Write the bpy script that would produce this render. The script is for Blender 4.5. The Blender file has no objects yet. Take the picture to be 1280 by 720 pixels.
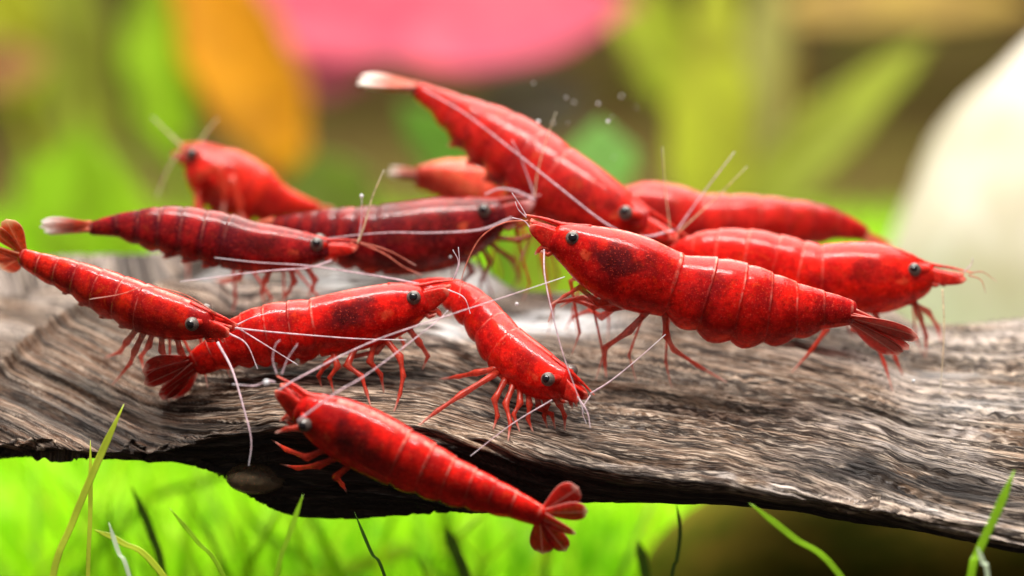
import bpy, bmesh, math, random
import numpy as np
from mathutils import Vector, Matrix
from mathutils.bvhtree import BVHTree

random.seed(7)
rng = np.random.default_rng(11)
scene = bpy.context.scene
C = scene.collection
R = math.radians

# ---------------------------------------------------------------- camera, world, lamps, exposure
# one Blender unit is one centimetre
scene.unit_settings.system = 'METRIC'
scene.unit_settings.scale_length = 0.01
D = 14.0                      # focus distance
PITCH = R(10)
LENS = 77.5
FPX = 1280 * LENS / 36.0
cam_data = bpy.data.cameras.new('camera')
cam = bpy.data.objects.new('camera', cam_data)
C.objects.link(cam)
CAM = Vector((0, -D * math.cos(PITCH), D * math.sin(PITCH)))
cam.location = CAM
cam.rotation_euler = (math.pi / 2 - PITCH, 0, 0)
cam_data.lens = LENS
cam_data.sensor_width = 36
cam_data.clip_start = 0.1
cam_data.clip_end = 400
cam_data.dof.use_dof = True
cam_data.dof.focus_distance = D - 0.12
APERTURE = 0.46               # diameter of the lens opening in cm
cam_data.dof.aperture_fstop = LENS * 1e-3 / APERTURE
scene.camera = cam
FW = Vector((0, math.cos(PITCH), -math.sin(PITCH)))
UP = Vector((0, math.sin(PITCH), math.cos(PITCH)))
RT = Vector((1, 0, 0))

world = bpy.data.worlds.new('World')
scene.world = world
world.use_nodes = True
world.node_tree.nodes['Background'].inputs[0].default_value = (1.0, 0.96, 0.90, 1)
world.node_tree.nodes['Background'].inputs[1].default_value = 0.20

def area_lamp(name, loc, target, sx, sy, power, col):
    ld = bpy.data.lights.new(name, 'AREA')
    ld.shape = 'RECTANGLE'; ld.size = sx; ld.size_y = sy
    ld.energy = power; ld.color = col
    o = bpy.data.objects.new(name, ld)
    C.objects.link(o)
    o.location = loc
    o.rotation_euler = (Vector(target) - Vector(loc)).to_track_quat('-Z', 'Y').to_euler()
    return o
# the tank's lamp bar overhead: one long strip over the log, one over the planting behind
area_lamp('tank_lamp', (-2, -5.5, 16.5), (0, 0, 0), 15, 1.8, 6600, (1.0, 0.95, 0.88))
area_lamp('tank_lamp_rear', (2, 18, 22), (0, 18, 0), 44, 26, 25000, (1.0, 0.96, 0.86))

scene.view_settings.view_transform = 'Standard'
scene.view_settings.look = 'None'
scene.view_settings.exposure = 0.10
scene.view_settings.gamma = 1.0
scene.view_settings.use_curve_mapping = False
scene.render.engine = 'CYCLES'
scene.cycles.max_bounces = 8
scene.cycles.transparent_max_bounces = 12

# ---------------------------------------------------------------- helpers
def at(px, py, dl=0.0):
    """point of the place seen at photo pixel (px,py), dl cm behind the focus plane"""
    d = D + dl
    return CAM + RT * ((px - 640) / FPX * d) + UP * ((360 - py) / FPX * d) + FW * d

PXCM = D / FPX               # cm per photo pixel at the focus plane

def new_obj(name, verts, faces, mat, parent=None, base=None, smooth=True, uv=None):
    me = bpy.data.meshes.new(name)
    b = base if base is not None else Vector((0, 0, 0))
    me.from_pydata([tuple(Vector(v) - b) for v in verts], [], faces)
    if smooth:
        me.polygons.foreach_set('use_smooth', [True] * len(me.polygons))
    if uv is not None:
        lay = me.uv_layers.new(name='UVMap')
        idx = np.empty(len(me.loops), dtype=np.int32)
        me.loops.foreach_get('vertex_index', idx)
        lay.data.foreach_set('uv', np.asarray(uv, dtype=np.float32)[idx].ravel())
    me.materials.append(mat)
    me.update()
    o = bpy.data.objects.new(name, me)
    C.objects.link(o)
    if parent is not None:
        o.parent = parent
    elif base is not None:
        o.location = b
    return o

def tag(o, label=None, cat=None, group=None, kind=None):
    if label: o['label'] = label
    if cat: o['category'] = cat
    if group: o['group'] = group
    if kind: o['kind'] = kind
    return o

def empty(name, loc):
    o = bpy.data.objects.new(name, None)
    o.empty_display_size = 0.2
    C.objects.link(o)
    o.location = loc
    return o

def cr(pts, p):
    """Catmull-Rom through rows of pts at float index p"""
    n = len(pts)
    p = min(max(p, 0.0), n - 1.0)
    i = min(int(p), n - 2); f = p - i
    p1 = pts[i]; p2 = pts[i + 1]
    p0 = pts[i - 1] if i > 0 else p1 * 2 - p2
    p3 = pts[i + 2] if i + 2 < n else p2 * 2 - p1
    return 0.5 * (p1 * 2 + (p2 - p0) * f + (p0 * 2 - p1 * 5 + p2 * 4 - p3) * f * f + (p1 * 3 - p0 - p2 * 3 + p3) * f ** 3)

def smooth_path(pts, n):
    a = [Vector(p) for p in pts]
    if len(a) == 2:
        return [a[0].lerp(a[1], i / (n - 1)) for i in range(n)]
    return [cr(a, (len(a) - 1) * i / (n - 1)) for i in range(n)]

def tube(path, radii, seg=7, flat=1.0):
    """verts, faces, uv of a round tube along path"""
    verts = []; faces = []; uv = []
    n = len(path)
    prev = None
    for i, p in enumerate(path):
        t = (path[min(i + 1, n - 1)] - path[max(i - 1, 0)])
        t = t.normalized() if t.length > 1e-9 else Vector((0, 0, 1))
        if prev is None:
            a = Vector((0, 0, 1)) if abs(t.z) < 0.9 else Vector((1, 0, 0))
            s = t.cross(a).normalized()
        else:
            s = (prev - t * prev.dot(t))
            s = s.normalized() if s.length > 1e-6 else t.orthogonal().normalized()
        prev = s
        b = t.cross(s)
        for k in range(seg):
            an = 2 * math.pi * k / seg
            verts.append(p + (s * math.cos(an) + b * math.sin(an) * flat) * radii[i])
            uv.append((i / (n - 1), k / seg))
    for i in range(n - 1):
        for k in range(seg):
            k2 = (k + 1) % seg
            faces.append((i * seg + k, i * seg + k2, (i + 1) * seg + k2, (i + 1) * seg + k))
    verts.append(path[0]); uv.append((0, 0)); verts.append(path[-1]); uv.append((1, 0))
    a, e = len(verts) - 2, len(verts) - 1
    for k in range(seg):
        k2 = (k + 1) % seg
        faces.append((a, k2, k)); faces.append((e, (n - 1) * seg + k, (n - 1) * seg + k2))
    return verts, faces, uv

def blade(base, direc, lat, length, wfun, thick, curl=0.0, n=12, m=4, cup=0.0, path=None):
    """a leaf-like solid: base point, direction, lateral vector; width function of t; curl bends towards the normal"""
    d = direc.normalized(); l = (lat - d * lat.dot(d)).normalized(); nr = d.cross(l)
    V = []; F = []; uv = []
    W = 2 * m + 1
    for side in (1, -1):
        for i in range(n + 1):
            t = i / n
            c = base + d * (length * t) + nr * (curl * length * t * t)
            if path is not None:
                c = path[i]
            w = wfun(t)
            for j in range(-m, m + 1):
                s = j / m
                edge = 1 - abs(s) ** 3
                V.append(c + l * (w * s) + nr * (cup * w * s * s + side * thick * (0.15 + 0.85 * edge) * (1.0 - 0.6 * t)))
                uv.append((t, s * 0.5 + 0.5))
    off = (n + 1) * W
    for i in range(n):
        for j in range(W - 1):
            a = i * W + j
            F.append((a, a + 1, a + W + 1, a + W))
            F.append((off + a, off + a + W, off + a + W + 1, off + a + 1))
    for i in range(n):
        a = i * W
        F.append((a, a + W, off + a + W, off + a))
        a = i * W + W - 1
        F.append((a, off + a, off + a + W, a + W))
    for j in range(W - 1):
        F.append((j, off + j, off + j + 1, j + 1))
        a = n * W + j
        F.append((a, a + 1, off + a + 1, off + a))
    return V, F, uv

def sphere(c, r, axes=None, nu=16, nv=10, scale=(1, 1, 1)):
    ax = axes or (Vector((1, 0, 0)), Vector((0, 1, 0)), Vector((0, 0, 1)))
    V = []; F = []; uv = []
    for i in range(nv + 1):
        th = math.pi * i / nv
        for k in range(nu):
            ph = 2 * math.pi * k / nu
            V.append(c + (ax[0] * (math.sin(th) * math.cos(ph) * scale[0]) + ax[1] * (math.sin(th) * math.sin(ph) * scale[1]) + ax[2] * (math.cos(th) * scale[2])) * r)
            uv.append((k / nu, i / nv))
    for i in range(nv):
        for k in range(nu):
            k2 = (k + 1) % nu
            F.append((i * nu + k, (i + 1) * nu + k, (i + 1) * nu + k2, i * nu + k2))
    return V, F, uv

# numpy value noise
_T = rng.random((256, 256))
def vnoise(x, y):
    xi = np.floor(x).astype(int); yi = np.floor(y).astype(int)
    fx = x - xi; fy = y - yi
    fx = fx * fx * (3 - 2 * fx); fy = fy * fy * (3 - 2 * fy)
    g = lambda a, b: _T[a & 255, b & 255]
    return (g(xi, yi) * (1 - fx) + g(xi + 1, yi) * fx) * (1 - fy) + (g(xi, yi + 1) * (1 - fx) + g(xi + 1, yi + 1) * fx) * fy
def fbm(x, y, o=4):
    s = 0; a = 0.5
    for k in range(o):
        s = s + a * vnoise(x * 2 ** k + 17 * k, y * 2 ** k + 31 * k); a *= 0.5
    return s / (1 - 0.5 ** o)
def sst(a, b, x):
    t = np.clip((x - a) / (b - a), 0, 1)
    return t * t * (3 - 2 * t)

# ---------------------------------------------------------------- materials
class NT:
    def __init__(self, name):
        self.m = bpy.data.materials.new(name); self.m.use_nodes = True
        self.t = self.m.node_tree; self.n = self.t.nodes; self.l = self.t.links
        self.b = self.n['Principled BSDF']; self.out = self.n['Material Output']
    def node(self, typ, **kw):
        o = self.n.new(typ)
        for k, v in kw.items(): setattr(o, k, v)
        return o
    def put(self, v, sock):
        if isinstance(v, bpy.types.NodeSocket): self.l.new(v, sock)
        else: sock.default_value = v
    def math(self, op, a, b=0.0, clamp=False):
        o = self.node('ShaderNodeMath', operation=op, use_clamp=clamp)
        self.put(a, o.inputs[0]); self.put(b, o.inputs[1]); return o.outputs[0]
    def mix(self, f, a, b, mode='MIX'):
        o = self.node('ShaderNodeMix', data_type='RGBA', blend_type=mode)
        self.put(f, o.inputs[0])
        self.put(a if isinstance(a, bpy.types.NodeSocket) else tuple(a) + (1,), o.inputs[6])
        self.put(b if isinstance(b, bpy.types.NodeSocket) else tuple(b) + (1,), o.inputs[7])
        return o.outputs[2]
    def ramp(self, f, a, b, inter='LINEAR', va=0.0, vb=1.0):
        o = self.node('ShaderNodeMapRange'); o.interpolation_type = inter
        self.put(f, o.inputs[0]); o.inputs[1].default_value = a; o.inputs[2].default_value = b
        o.inputs[3].default_value = va; o.inputs[4].default_value = vb
        return o.outputs[0]
    def noise(self, vec, scale, detail=4, rough=0.55, dist=0.0):
        o = self.node('ShaderNodeTexNoise'); o.inputs['Scale'].default_value = scale
        o.inputs['Detail'].default_value = detail; o.inputs['Roughness'].default_value = rough
        o.inputs['Distortion'].default_value = dist
        if vec is not None: self.l.new(vec, o.inputs['Vector'])
        return o.outputs['Fac']
    def obj(self):
        return self.node('ShaderNodeTexCoord').outputs['Object']
    def gen_pos(self):
        return self.node('ShaderNodeNewGeometry').outputs['Position']
    def uv(self):
        return self.node('ShaderNodeTexCoord').outputs['UV']
    def mapping(self, vec, scale):
        o = self.node('ShaderNodeMapping'); o.inputs['Scale'].default_value = scale
        self.l.new(vec, o.inputs['Vector']); return o.outputs[0]
    def bump(self, h, strength, dist):
        o = self.node('ShaderNodeBump'); o.inputs['Strength'].default_value = strength
        o.inputs['Distance'].default_value = dist
        self.l.new(h, o.inputs['Height']); self.l.new(o.outputs[0], self.b.inputs['Normal']); return o

def shell_mat(name, red, deep, band, bandamt, pale, stripe, organ, sss=0.5, clear=0.30):
    """translucent shell of a shrimp: u = 0..1 carapace, 1..7 six abdomen rings; v = 0.5 along the back"""
    k = NT(name)
    uvs = k.node('ShaderNodeSeparateXYZ'); k.l.new(k.uv(), uvs.inputs[0])
    u, v = uvs.outputs[0], uvs.outputs[1]
    dv = k.math('MULTIPLY', k.math('ABSOLUTE', k.math('SUBTRACT', v, 0.5)), 2.0)
    P = k.gen_pos()
    n1 = k.noise(P, 6.0, 5, 0.6); n2 = k.noise(P, 28.0, 4, 0.65); n3 = k.noise(P, 95.0, 2, 0.5)
    col = k.mix(k.ramp(n1, 0.36, 0.62, 'SMOOTHSTEP'), deep, red)
    col = k.mix(k.math('MULTIPLY', k.ramp(n2, 0.46, 0.66), 0.75), col, tuple(x * 0.7 for x in deep))
    n5 = k.noise(P, 15.0, 4, 0.7, 0.6)
    col = k.mix(k.math('MULTIPLY', k.ramp(n5, 0.54, 0.70, 'SMOOTHSTEP'), 0.45), col, (min(1.0, red[0] * 1.15), red[1] * 4.0 + 0.02, red[2] * 2.0))
    # bands of darker pigment, one per ring
    w = k.math('SINE', k.math('ADD', k.math('MULTIPLY', u, 6.2832), k.math('MULTIPLY', n1, 3.0)))
    bnd = k.math('MULTIPLY', k.ramp(w, -0.2, 0.9, 'SMOOTHSTEP'), bandamt)
    col = k.mix(bnd, col, band)
    n4 = k.noise(P, 2.6, 3, 0.6)
    col = k.mix(k.math('MULTIPLY', k.ramp(n4, 0.50, 0.70, 'SMOOTHSTEP'), 0.55), col, band)
    # dark stomach and gill region under the carapace
    du = k.math('DIVIDE', k.math('SUBTRACT', u, 0.60), 0.24)
    dw = k.math('DIVIDE', k.math('SUBTRACT', dv, 0.36), 0.22)
    rr = k.math('ADD', k.math('MULTIPLY', du, du), k.math('MULTIPLY', dw, dw))
    rr = k.math('ADD', rr, k.math('MULTIPLY', k.math('SUBTRACT', n1, 0.5), 3.0))
    om = k.math('MULTIPLY', k.ramp(rr, -0.1, 1.25, 'SMOOTHSTEP', 1.0, 0.0), organ)
    col = k.mix(om, col, (0.045, 0.004, 0.006))
    # orange fleck of the jaw muscle
    du = k.math('DIVIDE', k.math('SUBTRACT', u, 0.36), 0.05)
    dw = k.math('DIVIDE', k.math('SUBTRACT', dv, 0.47), 0.06)
    rr = k.math('ADD', k.math('ADD', k.math('MULTIPLY', du, du), k.math('MULTIPLY', dw, dw)), k.math('MULTIPLY', k.math('SUBTRACT', n2, 0.5), 5.0))
    col = k.mix(k.math('MULTIPLY', k.ramp(rr, -0.2, 1.2, 'SMOOTHSTEP', 1.0, 0.0), 0.5), col, (0.75, 0.13, 0.05))
    # tiny pigment dots
    col = k.mix(k.math('MULTIPLY', k.ramp(n3, 0.60, 0.70), 0.5), col, (0.85, 0.09, 0.05))
    col = k.mix(k.ramp(n3, 0.28, 0.38, 'SMOOTHSTEP', 0.5, 0.0), col, tuple(x * 0.4 for x in deep))
    # pale rim along the rear edge of carapace and rings, and the pale line down the back, partly a painted highlight
    f = k.math('FRACT', u)
    rim = k.math('MULTIPLY', k.ramp(f, 0.90, 0.96, 'SMOOTHSTEP'), k.ramp(u, 1.0, 1.05))
    rim = k.math('MAXIMUM', rim, k.math('MULTIPLY', k.ramp(u, 0.968, 0.984, 'SMOOTHSTEP'), k.ramp(u, 0.999, 1.01, 'LINEAR', 1.0, 0.0)))
    rim = k.math('MULTIPLY', rim, k.ramp(dv, 0.10, 0.62, 'SMOOTHSTEP', 1.0, 0.0))
    rim = k.math('MULTIPLY', k.math('MULTIPLY', rim, k.ramp(n2, 0.36, 0.6)), k.ramp(n1, 0.38, 0.6, 'SMOOTHSTEP', 0.25, 1.0))
    st = k.math('MULTIPLY', k.ramp(dv, 0.012, 0.05, 'SMOOTHSTEP', 1.0, 0.0), k.ramp(n2, 0.35, 0.6))
    st = k.math('MULTIPLY', k.math('MULTIPLY', st, stripe), k.ramp(u, 0.1, 0.35))
    pm = k.math('MAXIMUM', k.math('MULTIPLY', rim, pale), st)
    col = k.mix(pm, col, (0.84, 0.36, 0.28))
    b = k.b
    k.l.new(col, b.inputs['Base Color'])
    b.inputs['Subsurface Weight'].default_value = sss
    b.inputs['Subsurface Radius'].default_value = (1.0, 0.12, 0.08)
    b.inputs['Subsurface Scale'].default_value = 0.11
    b.inputs['IOR'].default_value = 1.42
    k.put(k.ramp(n2, 0.3, 0.7, 'LINEAR', 0.26, 0.45), b.inputs['Roughness'])
    b.inputs['Specular IOR Level'].default_value = 0.12
    b.inputs['Coat Weight'].default_value = 0.6; b.inputs['Coat Roughness'].default_value = 0.10; b.inputs['Coat IOR'].default_value = 1.4
    h = k.math('ADD', k.math('MULTIPLY', n2, 0.6), k.math('MULTIPLY', n3, 0.4))
    k.bump(h, 0.22, 0.014)
    cb = k.node('ShaderNodeBump'); cb.inputs['Strength'].default_value = 0.16; cb.inputs['Distance'].default_value = 0.02
    k.l.new(n5, cb.inputs['Height']); k.l.new(cb.outputs[0], b.inputs['Coat Normal'])
    if clear:
        tp = k.node('ShaderNodeBsdfTransparent'); tp.inputs[0].default_value = (1.0, 0.30, 0.20, 1)
        mx = k.node('ShaderNodeMixShader')
        cf = k.math('MULTIPLY', k.ramp(n5, 0.35, 0.62, 'SMOOTHSTEP', 0.25, 1.35), clear)
        cf = k.math('MULTIPLY', cf, k.ramp(dv, 0.15, 0.7, 'SMOOTHSTEP', 0.55, 1.25))
        k.put(cf, mx.inputs[0])
        k.l.new(b.outputs[0], mx.inputs[1]); k.l.new(tp.outputs[0], mx.inputs[2]); k.l.new(mx.outputs[0], k.out.inputs[0])
    return k.m

def limb_mat(name, col, tip, trans=0.35, clear=0.15, tip_at=0.75, rib=False):
    """thin see-through limbs and fan blades; u runs from the root to the tip"""
    k = NT(name)
    us = k.node('ShaderNodeSeparateXYZ'); k.l.new(k.uv(), us.inputs[0]); u = us.outputs[0]
    P = k.gen_pos()
    n = k.noise(P, 30.0, 4, 0.6); n2 = k.noise(P, 110.0, 2)
    c = k.mix(k.ramp(n, 0.4, 0.7), col, tuple(x * 0.45 for x in col))
    c = k.mix(k.math('MULTIPLY', k.ramp(n2, 0.58, 0.7), 0.5), c, (0.85, 0.22, 0.12))
    tipf = k.ramp(k.math('ADD', u, k.math('MULTIPLY', k.math('SUBTRACT', n, 0.5), 0.3)), tip_at, 1.0, 'SMOOTHSTEP')
    c = k.mix(tipf, c, tip)
    if rib:
        vv = k.math('ABSOLUTE', k.math('SUBTRACT', us.outputs[1], 0.5))
        ln = k.ramp(vv, 0.02, 0.05, 'SMOOTHSTEP', 0.5, 0.0)
        fr = k.math('MULTIPLY', k.math('ADD', k.math('SINE', k.math('MULTIPLY', us.outputs[1], 75.0)), 1.0), 0.14)
        c = k.mix(fr, c, tuple(x * 0.3 for x in col))
        c = k.mix(k.math('MAXIMUM', ln, k.ramp(vv, 0.46, 0.5, 'SMOOTHSTEP', 0.0, 0.55)), c, tip)
    b = k.b
    k.l.new(c, b.inputs['Base Color']); b.inputs['Roughness'].default_value = 0.28; b.inputs['IOR'].default_value = 1.4
    tr = k.node('ShaderNodeBsdfTranslucent'); k.l.new(c, tr.inputs[0])
    tp = k.node('ShaderNodeBsdfTransparent')
    m1 = k.node('ShaderNodeMixShader'); m1.inputs[0].default_value = trans
    k.l.new(b.outputs[0], m1.inputs[1]); k.l.new(tr.outputs[0], m1.inputs[2])
    m2 = k.node('ShaderNodeMixShader')
    k.put(k.math('ADD', k.math('MULTIPLY', tipf, 0.25), clear), m2.inputs[0])
    k.l.new(m1.outputs[0], m2.inputs[1]); k.l.new(tp.outputs[0], m2.inputs[2])
    k.l.new(m2.outputs[0], k.out.inputs[0])
    return k.m

def plain_mat(name, col, rough=0.5, var=0.3, scale=6.0, trans=0.0, col2=None, bump=0.0, spec=0.5, sss=0.0):
    k = NT(name)
    n = k.noise(k.gen_pos(), scale, 5, 0.6)
    c2 = col2 or tuple(x * (1 - var) for x in col)
    c = k.mix(k.ramp(n, 0.35, 0.65, 'SMOOTHSTEP'), col, c2)
    k.l.new(c, k.b.inputs['Base Color']); k.b.inputs['Roughness'].default_value = rough
    k.b.inputs['Specular IOR Level'].default_value = spec
    if bump: k.bump(n, bump, 0.05)
    if trans:
        tr = k.node('ShaderNodeBsdfTranslucent'); k.l.new(c, tr.inputs[0])
        m1 = k.node('ShaderNodeMixShader'); m1.inputs[0].default_value = trans
        k.l.new(k.b.outputs[0], m1.inputs[1]); k.l.new(tr.outputs[0], m1.inputs[2])
        k.l.new(m1.outputs[0], k.out.inputs[0])
    return k.m

M = {}
RED = (0.78, 0.011, 0.006); DEEP = (0.38, 0.003, 0.003); BAND = (0.16, 0.004, 0.008)
M['bright'] = shell_mat('shrimp_shell_bright', RED, DEEP, BAND, 0.10, 0.75, 0.55, 0.85)
M['clear'] = shell_mat('shrimp_shell_vivid', (0.82, 0.014, 0.006), (0.50, 0.004, 0.003), BAND, 0.05, 0.6, 0.35, 0.35)
M['banded'] = shell_mat('shrimp_shell_banded', (0.78, 0.024, 0.008), (0.44, 0.006, 0.005), (0.2, 0.004, 0.008), 0.65, 0.6, 0.6, 0.2)
M['maroon'] = shell_mat('shrimp_shell_maroon', (0.34, 0.010, 0.012), (0.15, 0.004, 0.008), (0.06, 0.004, 0.01), 0.75, 0.5, 0.2, 0.6, 0.2)
M['dark'] = shell_mat('shrimp_shell_dark', (0.28, 0.010, 0.012), (0.12, 0.004, 0.007), (0.055, 0.003, 0.008), 0.8, 0.15, 0.0, 0.5, 0.2)
M['crimson'] = shell_mat('shrimp_shell_crimson', (0.60, 0.018, 0.012), (0.34, 0.006, 0.006), (0.2, 0.006, 0.008), 0.3, 0.35, 0.25, 0.4)
M['haze_red'] = shell_mat('shrimp_shell_orange_red', (0.76, 0.028, 0.012), (0.48, 0.010, 0.007), (0.3, 0.01, 0.01), 0.2, 0.35, 0.25, 0.3)
M['salmon'] = shell_mat('shrimp_shell_salmon', (0.85, 0.16, 0.09), (0.7, 0.06, 0.035), (0.4, 0.02, 0.012), 0.2, 0.35, 0.1, 0.2)
M['flesh'] = shell_mat('shrimp_flesh', (0.86, 0.05, 0.02), (0.50, 0.008, 0.006), (0.12, 0.004, 0.006), 0.45, 0.0, 0.0, 1.0, 0.5, 0)
M['flesh_dark'] = shell_mat('shrimp_flesh_dark', (0.36, 0.015, 0.015), (0.14, 0.005, 0.008), (0.04, 0.003, 0.006), 0.7, 0.0, 0.0, 0.8, 0.3, 0)
M['flesh_pale'] = shell_mat('shrimp_flesh_pale', (0.92, 0.28, 0.16), (0.8, 0.10, 0.05), (0.4, 0.02, 0.01), 0.3, 0.0, 0.0, 0.5, 0.5, 0)
M['limb'] = limb_mat('shrimp_limb', (0.66, 0.05, 0.025), (0.85, 0.5, 0.42), 0.4, 0.25)
M['limb_dark'] = limb_mat('shrimp_limb_dark', (0.36, 0.03, 0.022), (0.6, 0.3, 0.25), 0.3, 0.3)
M['fan'] = limb_mat('shrimp_fan_red', (0.62, 0.018, 0.012), (0.85, 0.42, 0.36), 0.35, 0.10, 0.86, True)
M['fan_orange'] = limb_mat('shrimp_fan_orange', (0.80, 0.10, 0.03), (0.9, 0.55, 0.35), 0.4, 0.1, 0.72, True)
M['fan_pale'] = limb_mat('shrimp_fan_pale', (0.78, 0.13, 0.06), (0.92, 0.88, 0.84), 0.3, 0.05, 0.42, True)
M['fan_white'] = limb_mat('shrimp_fan_white', (0.85, 0.20, 0.10), (0.94, 0.92, 0.92), 0.3, 0.0, 0.12)
M['scale'] = limb_mat('shrimp_head_blade', (0.74, 0.022, 0.014), (0.88, 0.25, 0.18), 0.3, 0.05, 0.8)
M['scale_dark'] = limb_mat('shrimp_head_blade_dark', (0.45, 0.03, 0.03), (0.75, 0.4, 0.4), 0.3, 0.08, 0.6)
M['feeler'] = limb_mat('shrimp_feeler', (0.78, 0.60, 0.68), (0.85, 0.8, 0.88), 0.3, 0.25)
M['feeler_yellow'] = limb_mat('shrimp_feeler_yellow', (0.75, 0.60, 0.40), (0.8, 0.75, 0.6), 0.3, 0.3)
M['feeler_red'] = limb_mat('shrimp_feeler_red', (0.75, 0.22, 0.15), (0.8, 0.5, 0.45), 0.3, 0.25)
M['eye'] = plain_mat('shrimp_eye', (0.05, 0.038, 0.034), 0.32, 0.4, 90, 0.0, (0.13, 0.10, 0.09))
M['pupil'] = plain_mat('shrimp_pupil', (0.008, 0.006, 0.008), 0.06, 0.2, 30)

# ---------------------------------------------------------------- the drift log
def log_material():
    k = NT('driftwood')
    uv = k.uv()
    att = k.node('ShaderNodeVertexColor', layer_name='tone')
    sep = k.node('ShaderNodeSeparateColor'); k.l.new(att.outputs[0], sep.inputs[0])
    pale, dark, brown = sep.outputs[0], sep.outputs[1], sep.outputs[2]
    g1 = k.noise(k.mapping(uv, (0.6, 15, 1)), 1.0, 7, 0.62, 0.0)
    g2 = k.noise(k.mapping(uv, (2.4, 44, 1)), 1.0, 6, 0.66, 0.0)
    g3 = k.noise(k.mapping(uv, (6.5, 120, 1)), 1.0, 4, 0.62)
    lo = k.noise(k.mapping(uv, (0.8, 2.0, 1)), 1.0, 4, 0.6)
    base = k.mix(k.ramp(lo, 0.35, 0.65), (0.21, 0.122, 0.072), (0.10, 0.052, 0.03))
    base = k.mix(brown, base, (0.16, 0.068, 0.03))
    base = k.mix(k.math('MULTIPLY', pale, 0.9), base, (0.72, 0.64, 0.61))
    base = k.mix(k.math('MULTIPLY', k.ramp(g1, 0.50, 0.68), 0.75), base, (0.52, 0.38, 0.28))
    base = k.mix(k.ramp(g1, 0.40, 0.52, 'SMOOTHSTEP', 0.95, 0.0), base, (0.034, 0.019, 0.013))
    base = k.mix(k.ramp(g2, 0.42, 0.53, 'SMOOTHSTEP', 0.95, 0.0), base, (0.026, 0.015, 0.011))
    base = k.mix(k.math('MULTIPLY', k.ramp(g3, 0.52, 0.62), 0.6), base, (0.76, 0.61, 0.49))
    base = k.mix(k.ramp(g3, 0.38, 0.48, 'SMOOTHSTEP', 0.85, 0.0), base, (0.032, 0.019, 0.014))
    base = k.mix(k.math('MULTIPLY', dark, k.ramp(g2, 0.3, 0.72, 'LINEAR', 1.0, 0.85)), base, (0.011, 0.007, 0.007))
    base = k.mix(k.math('MULTIPLY', att.outputs[1], k.ramp(g2, 0.30, 0.50, 'LINEAR', 0.45, 1.0)), base, (0.82, 0.83, 0.86))  # bluish white wet glints painted over the grain
    k.l.new(base, k.b.inputs['Base Color'])
    k.put(k.ramp(g2, 0.3, 0.7, 'LINEAR', 0.62, 0.34), k.b.inputs['Roughness'])
    k.b.inputs['Specular IOR Level'].default_value = 0.35
    h = k.math('ADD', k.math('MULTIPLY', k.ramp(g2, 0.34, 0.55), 0.7), k.math('MULTIPLY', g3, 0.35))
    h = k.math('ADD', h, k.math('MULTIPLY', k.ramp(g1, 0.32, 0.6), 0.8))
    k.bump(h, 0.75, 0.03)
    return k.m

XS = np.array([-420, -300, -120, 0, 100, 160, 205, 235, 260, 300, 340, 380, 420, 500, 560, 600, 635, 700, 745, 790, 850, 900, 1000, 1060, 1100, 1125, 1150, 1200, 1280, 1400, 1600, 1760], float)
def curve(pairs):
    p = np.array(pairs, float); return lambda x: np.interp(x, p[:, 0], p[:, 1])
def sm(f, x, w=14):
    return sum(f(x + d) for d in np.linspace(-w, w, 7)) / 7
f_top = curve([(-420, 620), (-250, 400), (-120, 335), (0, 322), (100, 316), (160, 316), (205, 314), (240, 298), (270, 288), (340, 288), (380, 300), (560, 302), (605, 340), (640, 367), (740, 370), (790, 345), (860, 330), (1000, 330), (1060, 345), (1100, 372), (1135, 402), (1150, 407), (1200, 405), (1280, 393), (1420, 380), (1760, 400)])
f_rid = curve([(-420, 1060), (-280, 720), (-130, 572), (0, 556), (100, 563), (190, 566), (235, 560), (290, 541), (350, 531), (430, 533), (530, 540), (612, 554), (670, 569), (780, 592), (836, 600), (949, 614), (1108, 641), (1280, 681), (1500, 735), (1760, 790)])
f_bot = curve([(-420, 1130), (-280, 770), (-130, 590), (0, 566), (100, 573), (190, 576), (235, 583), (290, 603), (335, 634), (370, 643), (430, 645), (500, 640), (620, 636), (740, 629), (880, 633), (1000, 640), (1150, 663), (1280, 690), (1500, 745), (1760, 800)])
f_dt = curve([(-420, 1.9), (0, 2.1), (300, 2.35), (560, 2.3), (680, 1.75), (760, 1.8), (900, 2.3), (1050, 2.2), (1150, 1.6), (1760, 1.6)])
f_dr = curve([(-420, 0.1), (0, 0.05), (230, 0.05), (330, -0.22), (600, -0.25), (800, -0.32), (1000, -0.45), (1280, -0.62), (1760, -0.7)])
f_db = curve([(-420, 0.3), (0, 0.15), (230, 0.2), (340, 0.25), (600, 0.1), (900, -0.05), (1280, -0.4), (1760, -0.5)])

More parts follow.
